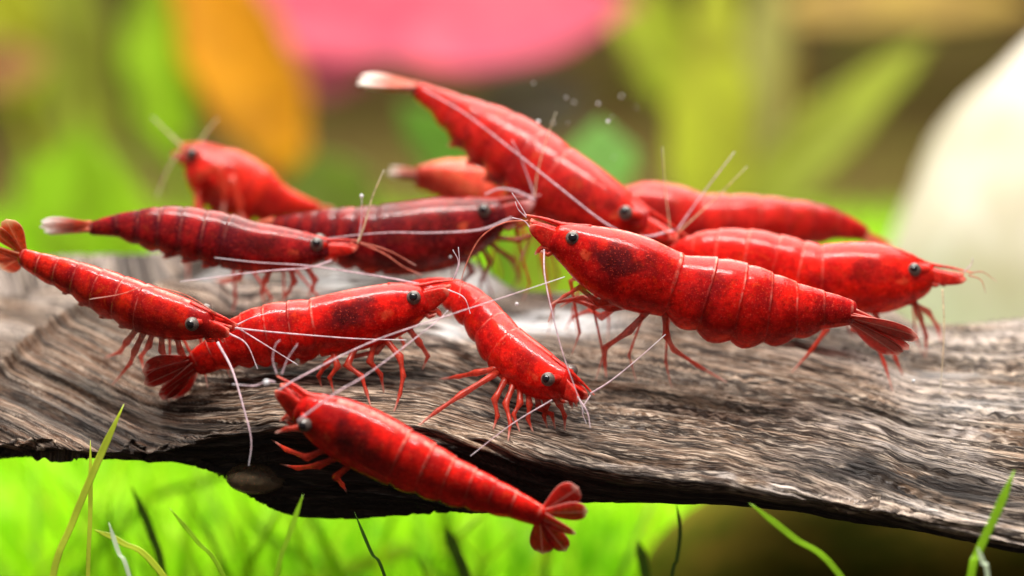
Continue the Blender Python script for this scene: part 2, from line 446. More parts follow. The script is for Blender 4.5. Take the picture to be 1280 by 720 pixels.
def build_log():
    px = np.arange(-420, 1762, 2.6)
    T, G, B = sm(f_top, px), sm(f_rid, px), sm(f_bot, px, 20)
    G = G + 5 * (fbm(px / 60, px * 0 + 3.3) - 0.5) + 4 * (fbm(px / 17, px * 0 + 9.3) - 0.5)
    B = B + 4 * (fbm(px / 45, px * 0 + 5.3) - 0.5)
    dt, dr, db = sm(f_dt, px, 30), sm(f_dr, px, 30), sm(f_db, px, 30)
    H = G - T
    ctrl = [
        ((T + B) / 2, dt + 1.15), (T + 25, dt + 0.75), (T, dt + 0.12), (T + 0.05 * H, dt - 0.22),
        (T + 0.25 * H, dt + (dr - dt) * 0.40), (T + 0.5 * H, dt + (dr - dt) * 0.64), (T + 0.75 * H, dt + (dr - dt) * 0.84),
        (G - 14, dr + 0.05), (G, dr), (G + (B - G) * 0.35, dr + (db - dr) * 0.30), (G + (B - G) * 0.75, dr + (db - dr) * 0.68), (B, db),
        (B - 6, db + 0.35), (B - 40, db + 1.1)]
    Y = np.stack([c[0] for c in ctrl]); Z = np.stack([c[1] for c in ctrl])
    n = len(ctrl)
    per = [10, 12, 12, 26, 34, 34, 34, 10, 14, 14, 12, 8, 10, 14]
    ys = []; zs = []
    for i in range(n):
        p0, p1, p2, p3 = (i - 1) % n, i, (i + 1) % n, (i + 2) % n
        for j in range(per[i]):
            f = j / per[i]
            for A, outl in ((Y, ys), (Z, zs)):
                outl.append(0.5 * (A[p1] * 2 + (A[p2] - A[p0]) * f + (A[p0] * 2 - A[p1] * 5 + A[p2] * 4 - A[p3]) * f * f + (A[p1] * 3 - A[p0] - A[p2] * 3 + A[p3]) * f ** 3))
    py = np.stack(ys, 1); dl = np.stack(zs, 1)          # (columns, around)
    PX = np.repeat(px[:, None], py.shape[1], 1)
    d = D + dl
    def world_pos(PX, py, d):
        cx = (PX - 640) / FPX * d; cy = (360 - py) / FPX * d
        return np.stack([CAM.x + cx, CAM.y + UP.y * cy + FW.y * d, CAM.z + UP.z * cy + FW.z * d], -1)
    P = world_pos(PX, py, d)
    du = np.gradient(P, axis=0)
    dw = np.roll(P, -1, 1) - np.roll(P, 1, 1)
    N = np.cross(du, dw); N /= np.linalg.norm(N, axis=-1, keepdims=True) + 1e-9
    cen = P.mean(1, keepdims=True)
    if ((P - cen) * N).sum() < 0: N = -N
    s = PX * PXCM
    step = np.linalg.norm(P - np.roll(P, 1, 1), axis=-1); step[:, 0] = 0
    tt = np.cumsum(step, 1)
    tt = tt - tt[:, [per[0] + per[1] + per[2] + 100]]
    # the grain sweeps upwards round the knuckle at the log's thick end and dips along the middle
    flow = -0.55 * np.exp(-((px - 130) / 170) ** 2) + 0.30 * sst(0, 1, (px - 500) / 900) + 0.0
    gl = tt + 1.1 * sst(0, 1, (330 - px) / 420)[:, None] + 0.0 * s - 0.42 * sst(0, 1, (px - 420) / 1000)[:, None]
    gl = gl + 0.05 * (fbm(s * 0.5, tt * 0.9) - 0.5) * 2
    disp = 0.10 * (fbm(s * 0.9, gl * 1.8 + 5) - 0.5)
    disp += 0.04 * (fbm(s * 0.3 + 9, gl * 9) - 0.5)
    rid = 1 - np.abs(fbm(s * 0.16 + 3, gl * 6.5, 3) - 0.5) * 2
    disp -= 0.055 * sst(0.86, 1.0, rid)
    rid2 = 1 - np.abs(fbm(s * 0.42 + 13, gl * 19, 2) - 0.5) * 2
    disp -= 0.036 * sst(0.82, 1.0, rid2)
    disp += 0.012 * (fbm(s * 1.3, gl * 42, 2) - 0.5)
    # step where the front bulge of the knuckle stands in front of the older back part
    yl = np.interp(PX, [-420, -60, 0, 22, 61, 101, 150, 230, 330], [520, 480, 452, 434, 406, 381, 366, 352, 345])
    wl = sst(0, 1, (300 - PX) / 120) * (dl < f_dt(PX) + 0.1)
    front = sst(-9, 7, py - yl)
    disp += wl * (-0.24 * (1 - front) * (py < yl + 40) + 0.075 * np.exp(-((py - yl - 5) / 8.0) ** 2))
    # hollow beside the knuckle
    disp -= 0.20 * np.exp(-(((PX - 296) / 34) ** 2 + ((py - 368) / 13) ** 2))
    P = P + N * disp[..., None]
    # bleached and dark stained wood, with wet glints and underside shade painted in
    nz = fbm(s * 1.5 + 40, gl * 5); nz2 = fbm(s * 4 + 11, gl * 16)
    pale = 0.65 * sst(880, 1150, PX) * sst(0.38, 0.62, nz) * (py < sm(f_rid, PX) + 5)
    band = np.exp(-((py - (sm(f_rid, PX) - 9 - 9 * sst(900, 1250, PX))) / (9 + 8 * sst(900, 1250, PX))) ** 2) * sst(600, 960, PX)
    pale = np.maximum(pale, band * sst(0.25, 0.5, nz2) * 1.4)
    pale = np.maximum(pale, 2.4 * np.exp(-(((PX - 692) / 55) ** 2 + ((py - 403) / 13) ** 2)) * sst(0.1, 0.35, nz))  # brightens the wood colour beneath the painted wet glint
    pale = np.maximum(pale, 0.9 * np.exp(-(((PX - 560) / 40) ** 2 + ((py - 412) / 13) ** 2)) * sst(0.25, 0.55, nz))
    pale = np.maximum(pale, 0.55 * sst(440, 360, py) * sst(420, 200, PX) * sst(0.3, 0.6, nz) * (1 - front * sst(300, 200, PX)))
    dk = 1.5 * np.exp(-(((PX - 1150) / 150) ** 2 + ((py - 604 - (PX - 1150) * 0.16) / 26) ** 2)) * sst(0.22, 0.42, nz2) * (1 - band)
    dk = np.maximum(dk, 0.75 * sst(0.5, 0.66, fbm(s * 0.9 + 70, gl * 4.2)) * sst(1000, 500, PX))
    under = sst(3, 11, py - (G[:, None] + 3 * (nz2 - 0.5)))  # shade of the underside, painted near black
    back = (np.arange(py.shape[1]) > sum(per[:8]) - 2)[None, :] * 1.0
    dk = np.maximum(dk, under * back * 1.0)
    brown = sst(480, 120, PX) * 0.9 * (0.35 + 0.65 * front)
    painted_glint = np.zeros_like(pale)  # wet glints and whitish patches painted into the wood colour
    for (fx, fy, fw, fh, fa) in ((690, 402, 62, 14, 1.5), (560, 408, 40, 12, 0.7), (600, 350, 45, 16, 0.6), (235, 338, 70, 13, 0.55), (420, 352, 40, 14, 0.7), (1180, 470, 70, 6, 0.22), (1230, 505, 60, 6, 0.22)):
        painted_glint = np.maximum(painted_glint, fa * np.exp(-(((PX - fx) / fw) ** 2 + ((py - fy) / fh) ** 2)))
    painted_glint = painted_glint * sst(0.22, 0.5, nz2) * (dl < f_dt(PX) + 0.2)
    nC, nR = py.shape
    verts = P.reshape(-1, 3)
    i = np.arange(nC - 1)[:, None] * nR; j = np.arange(nR)[None, :]; j2 = (j + 1) % nR
    q = np.stack([i + j, i + j2, i + nR + j2, i + nR + j], -1).reshape(-1, 4)
    faces = [tuple(r) for r in q.tolist()]
    faces.append(tuple(range(nR))); faces.append(tuple((nC - 1) * nR + r for r in range(nR - 1, -1, -1)))
    uv = np.stack([s, gl], -1).reshape(-1, 2)
    base = at(640, 560, 0.3)
    me = bpy.data.meshes.new('drift_log')
    me.from_pydata((verts - np.array(base)).tolist(), [], faces)
    me.polygons.foreach_set('use_smooth', [True] * len(me.polygons))
    lay = me.uv_layers.new(name='UVMap')
    idx = np.empty(len(me.loops), dtype=np.int32); me.loops.foreach_get('vertex_index', idx)
    lay.data.foreach_set('uv', uv[idx].astype(np.float32).ravel())
    ca = me.color_attributes.new('tone', 'FLOAT_COLOR', 'POINT')
    tone = np.stack([np.clip(pale, 0, 1), np.clip(dk, 0, 1), np.clip(brown, 0, 1), np.clip(painted_glint, 0, 1)], -1).reshape(-1, 4)
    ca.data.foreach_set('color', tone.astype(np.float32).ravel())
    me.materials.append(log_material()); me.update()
    o = bpy.data.objects.new('drift_log', me); C.objects.link(o); o.location = base
    bm = bmesh.new(); bm.from_mesh(me); bmesh.ops.recalc_face_normals(bm, faces=bm.faces); bm.to_mesh(me); bm.free()
    tree = BVHTree.FromPolygons([tuple(v) for v in verts.tolist()], faces)
    tag(o, 'weathered brown driftwood log carrying the red shrimps', 'log')
    return o, tree
log_obj, LOG = build_log()

def log_hit(px, py):
    dirv = (at(px, py, 0) - CAM).normalized()
    h = LOG.ray_cast(CAM, dirv)
    return h[0]
def delta_of(p):
    return (p - CAM).dot(FW) - D

# ---------------------------------------------------------------- the shrimps
CARA = [0.0, 0.06, 0.12, 0.19, 0.26, 0.33, 0.40, 0.47, 0.54, 0.61, 0.68, 0.75, 0.82, 0.88, 0.93, 0.96, 0.972, 0.984, 0.994]
SEGF = [0.012, 0.05, 0.13, 0.26, 0.42, 0.58, 0.74, 0.86, 0.93, 0.97, 0.99]
def shrimp(label, st, c, tilt, shell, rost, blade_tip, eye, fan, legs=(), feelers=(), eye_r=0.052,
           fan_len=None, fan_open=0.5, fan_roll=0.0, fan_mat='fan', limb='limb', scale='scale', auto=(5, 5), auto_spread=0.22,
           fan_delta=0.0, swim=4, whisk='feeler', width=0.74, leg_r=0.021, far_eye=True):
    n = len(st)
    dor = [at(a[0], a[1], a[4]) for a in st]; ven = [at(a[2], a[3], a[4]) for a in st]
    cen = [(a + b) / 2 for a, b in zip(dor, ven)]
    hh = [Vector(((a - b).length / 2, 0, 0)) for a, b in zip(dor, ven)]
    upv = [(a - b).normalized() for a, b in zip(dor, ven)]
    def par(u):
        return u * c if u <= 1 else c + (u - 1) / 6.0 * (n - 1 - c)
    tl = R(tilt)
    def frame(u):
        p = par(u)
        ce = cr(cen, p); a = cr(hh, p).x; up = cr(upv, p).normalized()
        e = 0.12
        t = (cr(cen, min(p + e, n - 1)) - cr(cen, max(p - e, 0))).normalized()    # towards the tail
        up = (up - t * up.dot(t)).normalized()
        toc = t.cross(up)
        if toc.dot(FW) > 0: toc = -toc                    # towards the camera's side
        up2 = up * math.cos(tl) + toc * math.sin(tl)
        near = toc * math.cos(tl) - up * math.sin(tl)
        kx = width if u <= 1 else width * (1 - 0.10 * (u - 1) / 6)
        a2 = a / math.sqrt(math.cos(tl) ** 2 + (kx * math.sin(tl)) ** 2)
        return ce, t, up2, near, a2, a2 * kx
    ce0, t0, up0, nr0, a0, b0 = frame(0)
    base = cr(ven, c * 0.7)
    root = empty('red_shrimp', base)
    tag(root, label, 'shrimp', 'red shrimps gathered on the log')
    # ---- body: carapace and six overlapping rings, one surface
    SEG = 36
    V = []; V2 = []; UVs = []; rings = 0
    def ring(ce, up, near, a, b, u, m, scal):
        nonlocal rings
        for k in range(SEG + 1):
            th = 2 * math.pi * k / SEG - math.pi          # 0 = back, +-pi = belly
            x = math.sin(th); y = math.cos(th)
            x = math.copysign(abs(x) ** 0.86, x)
            if y > 0: y = y * (1 + 0.05 * (1 - abs(x)) ** 2)
            low = max(0.0, -y)
            yy = y * (1 + scal * low)
            xx = x * (1 + 0.05 * low * (1 - low))
            off = near * (b * xx * m) + up * (a * yy * m)
            V.append(ce + off); V2.append(ce + off * 0.76)
            UVs.append((u, k / SEG))
        rings += 1
    # rounded front of the head
    for ph in (1.50, 1.25, 0.95, 0.6, 0.3):
        f = math.cos(ph)
        ring(ce0 - t0 * (a0 * 0.55 * math.sin(ph)) - up0 * (a0 * 0.12 * math.sin(ph)), up0, nr0, a0 * f, b0 * f, 0.0, 1.0, 0.0)
    for u in CARA:
        ce, t, up, near, a, b = frame(u)
        m = 1.0 + 0.012 * float(sst(0.75, 1.0, u))
        # groove behind the eye
        m -= 0.02 * math.exp(-((u - 0.22) / 0.05) ** 2)
        ring(ce, up, near, a, b, u, m, 0.0)
    for s in range(6):
        for f in SEGF:
            u = 1 + s + f
            ce, t, up, near, a, b = frame(u)
            m = 0.965 + 0.042 * float(sst(0.0, 0.45, f))
            scal = (0.16 * (math.sin(math.pi * min(1, f * 1.05)) ** 0.8 - 0.6)) if s < 5 else 0.0
            ring(ce, up, near, a, b, u, m, scal * (0.7 if s == 4 else 1))
    ceE, tE, upE, nrE, aE, bE = frame(7)
    for ph in (0.5, 1.0, 1.45):
        f = math.cos(ph)
        ring(ceE + tE * (aE * 0.5 * math.sin(ph)), upE, nrE, aE * f, bE * f, 6.8, 1.0, 0.0)
    F = []
    W = SEG + 1
    for i in range(rings - 1):
        for k in range(SEG):
            F.append((i * W + k, (i + 1) * W + k, (i + 1) * W + k + 1, i * W + k + 1))
    F.append(tuple(range(SEG))[::-1]); F.append(tuple((rings - 1) * W + k for k in range(SEG)))
    body = new_obj('body', V, F, M[shell], root, base, uv=UVs)
    inner_mat = {'maroon': 'flesh_dark', 'dark': 'flesh_dark', 'salmon': 'flesh_pale'}.get(shell, 'flesh')
    flesh = new_obj('inner_flesh', V2, F, M[inner_mat], body, None, uv=UVs)
    flesh.data.transform(Matrix.Translation(-base))
    for part in (body, flesh):
        bm = bmesh.new(); bm.from_mesh(part.data)
        bmesh.ops.remove_doubles(bm, verts=bm.verts, dist=1e-5)
        bmesh.ops.recalc_face_normals(bm, faces=bm.faces); bm.to_mesh(part.data); bm.free()
    hd = st[0][4]
    eye_r = eye_r * 0.9
    # ---- rostrum: a toothed spike running forward from the back of the head
    tip = at(rost[0], rost[1], hd - 0.02 if len(rost) < 3 else rost[2])
    cr1 = frame(0.30)
    r0 = cr1[0] + cr1[2] * cr1[4] * 0.97
    r1 = ce0 + up0 * a0 * 0.98
    pth = smooth_path([r0, r1, r1.lerp(tip, 0.5) + up0 * a0 * 0.05, tip], 22)
    rad = []
    for i in range(22):
        f = i / 21
        rad.append(a0 * 0.15 * (1 - f) ** 0.8 * (1.0 + (0.28 if (i % 2 and 4 < i < 17) else 0)) + 0.004)
    v, f, uvv = tube(pth, rad, 8)
    new_obj('rostrum', v, f, M[scale], root, base, uv=uvv)
    # ---- head blades, feeler stalks
    btip = at(blade_tip[0], blade_tip[1], hd - 0.05)
    # mirror helper across the shrimp's middle plane
    def mirror(p):
        return p - nr0 * (2 * (p - ce0).dot(nr0))
    off = (btip - ce0).dot(nr0)
    btip = btip + nr0 * (b0 * 0.55 - off)
    for mir in (False, True):
        fx = (lambda p: mirror(p)) if mir else (lambda p: p)
        b_base = ce0 + nr0 * b0 * 0.45 - up0 * a0 * 0.18 + t0 * a0 * 0.15
        L = (btip - b_base).length
        v, f, uvv = blade(b_base, btip - b_base, up0, L, lambda t: a0 * (0.78 - 0.46 * t) * (1 - t ** 6) ** 0.5 + 0.003, 0.016, 0.05, 12, 4)
        new_obj('antennal_scale', [fx(p) for p in v], f, M[scale], root, base, uv=uvv)
        # antennule stalk between rostrum and blade
        s0 = ce0 + nr0 * b0 * 0.25 + up0 * a0 * 0.25
        s1 = s0.lerp(tip, 0.80) - up0 * a0 * 0.12 + nr0 * b0 * 0.16
        pth = smooth_path([s0, s0.lerp(s1, 0.5), s1], 10)
        v, f, uvv = tube(pth, [a0 * (0.21 - 0.11 * (i / 9)) * (0.85 if i in (3, 7) else 1) for i in range(10)], 8)
        new_obj('antennule_stalk', [fx(p) for p in v], f, M[scale], root, base, uv=uvv)
        # third mouth limb folded below the head
        m0 = ce0 - up0 * a0 * 0.55 + nr0 * b0 * 0.35 + t0 * a0 * 0.2
        m1 = m0 - t0 * a0 * 0.85 - up0 * a0 * 0.35
        m2 = m1 - t0 * a0 * 0.25 - up0 * a0 * 0.55
        v, f, uvv = tube([m0, m0.lerp(m1, 0.5), m1, m1.lerp(m2, 0.5), m2], [leg_r * x for x in (0.9, 0.95, 0.75, 0.6, 0.25)], 7)
        new_obj('maxilliped', [fx(p) for p in v], f, M[limb], root, base, uv=uvv)
        m1b = m0 - t0 * a0 * 0.35 - up0 * a0 * 0.55 + nr0 * b0 * 0.2
        m2b = m1b - t0 * a0 * 0.5 + up0 * a0 * 0.05
        v, f, uvv = tube([m0, m0.lerp(m1b, 0.5), m1b, m1b.lerp(m2b, 0.5), m2b], [leg_r * x for x in (0.8, 0.85, 0.7, 0.6, 0.3)], 7)
        new_obj('maxilliped', [fx(p) for p in v], f, M[limb], root, base, uv=uvv)
    # ---- eyes
    ed = hd
    ep = at(eye[0], eye[1], hd)
    u_e = 0.12
    fe = frame(u_e)
    depth = fe[5] * 0.80
    ep = at(eye[0], eye[1], hd - depth / max(0.4, abs(nr0.dot(FW))))
    lat = (ep - ce0).dot(nr0)
    for mir in (False, True):
        if mir and not far_eye: continue
        p = mirror(ep) if mir else ep
        nn = -nr0 if mir else nr0
        if mir: p = p + up0 * 0.0
        inn = ce0 + up0 * a0 * 0.35 + nn * b0 * 0.3
        v, f, uvv = tube([inn, inn.lerp(p, 0.6), p], [eye_r * 0.7, eye_r * 0.62, eye_r * 0.8], 10)
        stalk = new_obj('eye_stalk', v, f, M[scale], root, base, uv=uvv)
        gaze = (nn * 0.9 - t0 * 0.12 + up0 * 0.35).normalized()
        ax2 = gaze.orthogonal().normalized(); ax1 = gaze.cross(ax2)
        v, f, uvv = sphere(p, eye_r, (ax2, ax1, gaze), 18, 12)
        ey = new_obj('eye', v, f, M['eye'], root, base, uv=uvv)
        vv, ff, uu = sphere(p + gaze * eye_r * 0.33, eye_r * 0.755, (ax2, ax1, gaze), 16, 10)
        new_obj('pupil', vv, ff, M['pupil'], ey, base, uv=uu)
    # ---- tail fan
    fd = st[-1][4] + fan_delta
    ftip = at(fan[0], fan[1], fd)
    fb = ceE + tE * aE * 0.1
    direc = (ftip - fb); L = fan_len or direc.length
    direc.normalize()
    sv = (nrE - direc * nrE.dot(direc)).normalized()
    nv = direc.cross(sv)
    lat = sv * math.cos(R(fan_roll)) + nv * math.sin(R(fan_roll))
    nrm = direc.cross(lat).normalized()
    v, f, uvv = blade(fb, direc, lat, L * 0.86, lambda t: aE * (0.62 - 0.34 * t) * (1 - t ** 7) ** 0.5 + 0.002, 0.022, 0, 12, 4, -0.25)
    new_obj('telson', v, f, M[fan_mat], root, base, uv=uvv)
    for sg in (-1, 1):
        for q, (an, ln, wd) in enumerate(((0.55, 1.0, 0.20), (1.15, 0.98, 0.25))):
            an = an * fan_open * sg
            dd = direc * math.cos(an) + lat * math.sin(an)
            ll = lat * math.cos(an) - direc * math.sin(an)
            v, f, uvv = blade(fb + nrm * (0.018 * (q + 1) * (1 if sg > 0 else 1.35)) + lat * (sg * aE * 0.25), dd, ll, L * ln,
                              lambda t: L * wd * (0.28 + 0.95 * math.sin(min(1.0, t * 1.15) * math.pi * 0.5) ** 1.3) * (1 - t ** 6) ** 0.5 + 0.002, 0.013, 0.04, 14, 4, 0.10)
            new_obj('uropod', v, f, M[fan_mat], root, base, uv=uvv)
    # ---- legs
    def leg(pts, r, name='leg'):
        path = []; rad = []
        prof = [1.15, 1.0, 0.82, 0.66, 0.46, 0.24]
        nseg = len(pts) - 1
        for i in range(nseg):
            for j in range(4):
                f = j / 4
                path.append(pts[i].lerp(pts[i + 1], f))
                g = (i + f) / nseg * 5
                base_r = prof[int(g)] * (1 - g % 1) + prof[min(5, int(g) + 1)] * (g % 1)
                rad.append(r * base_r * (1.0 + (0.35 if j == 0 and i else 0) - (0.14 if j == 2 else 0)))
        path.append(pts[-1]); rad.append(r * 0.2)
        v, f, uvv = tube(path, rad, 8)
        new_obj(name, v, f, M[limb], root, base, uv=uvv)
    for lg in legs:
        snap = lg[0]; pp = lg[1]
        u_guess = 0.7
        fr = frame(u_guess)
        d0 = delta_of(fr[0]) - (0.5 * fr[5] if snap >= 0 else 0) + (lg[2] if len(lg) > 2 else 0)
        d1 = d0
        hit = None
        if snap == 1:
            hit = log_hit(*pp[-1])
            if hit is not None:
                d1 = delta_of(hit) + 0.004
                if abs(d1 - d0) > 1.2: hit = None; d1 = d0
        m = len(pp)
        pts = []
        for i, q in enumerate(pp):
            f = (i / (m - 1)) ** 1.2
            pts.append(at(q[0], q[1], d0 + (d1 - d0) * f))
        # root the leg inside the body
        inner = min((frame(x / 20) for x in range(5, 21)), key=lambda g: (g[0] - g[2] * g[4] * 0.7 - pts[0]).length)
        pts[0] = pts[0].lerp(inner[0] - inner[2] * inner[4] * 0.6, 0.5)
        leg(pts, leg_r)
    for side, cnt in ((1, auto[0]), (-1, auto[1])):
        for i in range(cnt):
            u = 0.38 + 0.56 * (i / max(1, cnt - 1)) if cnt > 1 else 0.7
            ce, t, up, near, a, b = frame(u)
            nn = near * side
            hip = ce - up * a * 0.72 + nn * b * 0.45
            fore = -t * ((0.55 - i * 0.28) * a * 1.1 + random.uniform(-0.06, 0.06))
            outw = Vector((nn.x, nn.y, 0))
            outw = outw.normalized() if outw.length > 0.05 else Vector((0, 0, 0))
            foot0 = hip + outw * (auto_spread + random.uniform(0, 0.12)) + Vector((fore.x, fore.y, 0))
            h = LOG.ray_cast(foot0 + Vector((0, 0, 0.35)), Vector((0, 0, -1)), 1.5)
            drop = random.uniform(0.45, 0.6)
            if h[0] is not None: foot = h[0]
            else: foot = foot0 + Vector((0, 0, -drop))
            if (foot - hip).length > 0.8: foot = hip + (foot - hip).normalized() * 0.62
            sw = t * random.uniform(-0.07, 0.10)
            knee = hip.lerp(foot, 0.40) + outw * 0.14 + sw + Vector((0, 0, 0.10))
            ank = hip.lerp(foot, 0.74) + outw * 0.09 - sw * 0.6
            leg([hip, hip.lerp(knee, 0.5) - Vector((0, 0, 0.02)), knee, ank, foot], leg_r * random.uniform(0.6, 0.85))
    # ---- swimmerets under the tail
    for i in range(swim):
        u = 1.4 + i * 0.95
        ce, t, up, near, a, b = frame(u)
        for side in (1, -1):
            p0 = ce - up * a * 0.75 + near * (side * b * 0.4)
            dd = (-up * 0.62 + t * 0.75).normalized()
            v, f, uvv = blade(p0, dd, t, a * 0.55, lambda q: a * 0.13 * math.sin(math.pi * (0.15 + 0.8 * q)) + 0.002, 0.012, 0.1, 8, 2)
            new_obj('swimmeret', v, f, M[limb], root, base, uv=uvv)
    # ---- feelers
    for fl in feelers:
        r, pts = fl[0], fl[1]
        mat = fl[2] if len(fl) > 2 else whisk
        P3 = []
        for i, q in enumerate(pts):
            P3.append(at(q[0], q[1], q[2] if len(q) > 2 else hd - 0.08))
        pth = smooth_path(P3, max(14, 7 * len(P3)))
        m = len(pth)
        rad = [max(0.0028, r * 0.85 * (1 - 0.62 * i / (m - 1))) for i in range(m)]
        v, f, uvv = tube(pth, rad, 6)
        new_obj('antenna' if r > 0.0062 else 'antennule', v, f, M[mat], root, base, uv=uvv)
    return root

def dd(rows, d0, d1=None):
    d1 = d0 if d1 is None else d1
    n = len(rows) - 1
    return [r + (d0 + (d1 - d0) * i / n,) for i, r in enumerate(rows)]

# large female whose belly rests low, head raised to the left of the log's middle
shrimp('largest glossy red shrimp with a deep rounded belly and dark spot behind its eye',
    dd([(694, 279, 700, 318), (722, 279, 716, 338), (758, 284, 748, 367), (802, 297, 790, 389), (849, 317, 834, 397),
        (892, 322, 872, 418), (930, 330, 914, 431), (966, 342, 952, 432), (1001, 354, 987, 425), (1036, 365, 1022, 412), (1070, 377, 1058, 405)], 0.0, 0.02),
    4, 16, 'bright', (655, 268), (661, 283), (716, 298), (1146, 424), fan_open=0.34, fan_roll=-36,
    legs=[(1, [(812, 392), (786, 414), (757, 434), (756, 455), (758, 472)]),
          (1, [(828, 396), (833, 420), (842, 437), (872, 457), (909, 478)]),
          (0, [(786, 382), (748, 379), (724, 359), (706, 370), (688, 381)], 0.12),
          (0, [(800, 388), (762, 386), (728, 372), (694, 378), (685, 403)], 0.25),
          (0, [(770, 380), (742, 384), (716, 374), (700, 384)], 0.3),
          (1, [(778, 384), (752, 396), (738, 388), (716, 396), (706, 412)], 0.2)],
    feelers=[(0.0075, [(680, 312, -0.12), (681, 345, -0.22), (690, 390, -0.3), (703, 440, -0.35), (717, 480, -0.38), (730, 516, -0.38)]),
             (0.0070, [(660, 276), (632, 278, 0.0), (606, 292, 0.05), (590, 314, 0.08), (578, 345, 0.1), (574, 372, 0.1)], 'feeler_red'),
             (0.0055, [(658, 270), (650, 256), (640, 241)]), (0.0055, [(658, 272), (648, 262), (644, 252)]),
             (0.0055, [(662, 284), (655, 276), (640, 272)])],
    auto=(0, 4), swim=0, eye_r=0.054, width=0.72)

shrimp('bright red shrimp facing the pale stone, its abdomen hidden behind the largest shrimp',
    dd([(1166, 329, 1160, 356), (1142, 319, 1146, 376), (1102, 307, 1110, 391), (1062, 304, 1068, 392), (1026, 307, 1030, 393),
        (1000, 302, 998, 389), (970, 294, 964, 380), (935, 288, 926, 372), (900, 288, 890, 362), (872, 294, 862, 352), (846, 305, 838, 338)], 0.62, 0.95),
    4, 12, 'clear', (1216, 341), (1208, 350), (1143, 337), (812, 330),
    legs=[(1, [(1040, 388), (1033, 412), (1015, 437), (989, 466)]),
          (1, [(1070, 388), (1068, 411), (1095, 428), (1106, 456), (1116, 489)]),
          (1, [(1088, 388), (1110, 424), (1120, 449), (1129, 470)]),
          (1, [(1132, 378), (1160, 390), (1172, 408), (1177, 428)]),
          (1, [(1140, 372), (1150, 396), (1158, 420), (1157, 448)])],
    feelers=[(0.0075, [(1178, 362, 0.5), (1180, 400, 0.42), (1179, 440, 0.38), (1175, 492, 0.35)], 'feeler_yellow'),
             (0.006, [(1212, 342), (1228, 340), (1246, 352)], 'feeler_red'), (0.006, [(1210, 344), (1226, 350), (1232, 366)], 'feeler_red'),
             (0.006, [(1205, 340), (1214, 330), (1216, 322)])],
    auto=(0, 4), swim=0, eye_r=0.050)

shrimp('red shrimp stretched out behind the others with its tail tip at the pale stone',
    dd([(772, 236, 774, 274), (800, 227, 800, 298), (838, 232, 836, 316), (874, 243, 870, 322),
        (910, 244, 908, 321), (950, 246, 948, 318), (986, 250, 980, 313), (1020, 255, 1012, 306), (1052, 266, 1040, 299), (1086, 285, 1076, 299)], 1.7, 1.75),
    3, 14, 'crimson', (735, 250), (738, 258), (815, 259), (1120, 307), fan_open=0.2, fan_mat='fan_orange',
    feelers=[(0.006, [(745, 255), (728, 262), (712, 270)])], auto=(4, 4), swim=0)

shrimp('big red shrimp slanting upward, pale tail tip raised toward the pink leaf',
    dd([(816, 264, 797, 292), (792, 244, 766, 300), (756, 215, 712, 292), (717, 189, 664, 270), (683, 164, 632, 241),
        (648, 145, 605, 214), (612, 131, 581, 192), (581, 121, 560, 168), (551, 111, 541, 143), (522, 103, 521, 125)], 0.95, 1.65),
    3, 14, 'crimson', (862, 297), (850, 300), (782, 266), (446, 109), fan_open=0.22, fan_mat='fan_pale',
    feelers=[(0.009, [(842, 288, 0.8), (800, 296, 0.75), (760, 281, 0.62), (700, 235, 0.7), (640, 187, 0.9), (580, 141, 1.1), (528, 111, 1.2)]),
             (0.0075, [(846, 288), (880, 240), (918, 190)]), (0.007, [(848, 290), (892, 250), (934, 208)], 'feeler_yellow'),
             (0.006, [(838, 288), (832, 240), (828, 184)], 'feeler_yellow')],
    auto=(4, 4), swim=4, eye_r=0.055)

shrimp('dark purplish red shrimp lying behind the one with a white tail tip',
    dd([(628, 249, 624, 286), (598, 246, 600, 310), (562, 247, 561, 333), (521, 253, 516, 343), (481, 258, 476, 343),
        (450, 260, 446, 338), (425, 261, 420, 331), (400, 264, 395, 322), (380, 267, 375, 311), (362, 270, 357, 300), (346, 274, 341, 290)], 0.95, 1.25),
    4, 12, 'dark', (676, 244), (668, 254), (605, 263), (318, 288), limb='limb_dark', scale='scale_dark', fan_mat='fan_orange',
    legs=[(1, [(598, 308), (612, 328), (602, 350), (597, 370)]), (1, [(608, 304), (640, 324), (649, 345), (640, 362)]),
          (0, [(618, 296), (650, 300), (664, 292), (650, 326)]), (1, [(580, 322), (590, 340), (578, 352), (574, 372)])],
    feelers=[(0.008, [(640, 272, 0.75), (600, 287, 0.62), (540, 291, 0.58), (480, 291, 0.58), (410, 298, 0.6), (372, 306, 0.62)]),
             (0.0065, [(668, 248), (672, 215), (684, 172), (695, 140)], 'feeler_yellow'),
             (0.012, [(668, 250), (645, 239), (624, 236), (606, 243)]), (0.006, [(670, 250), (652, 200), (640, 175)])],
    auto=(0, 4), swim=0)

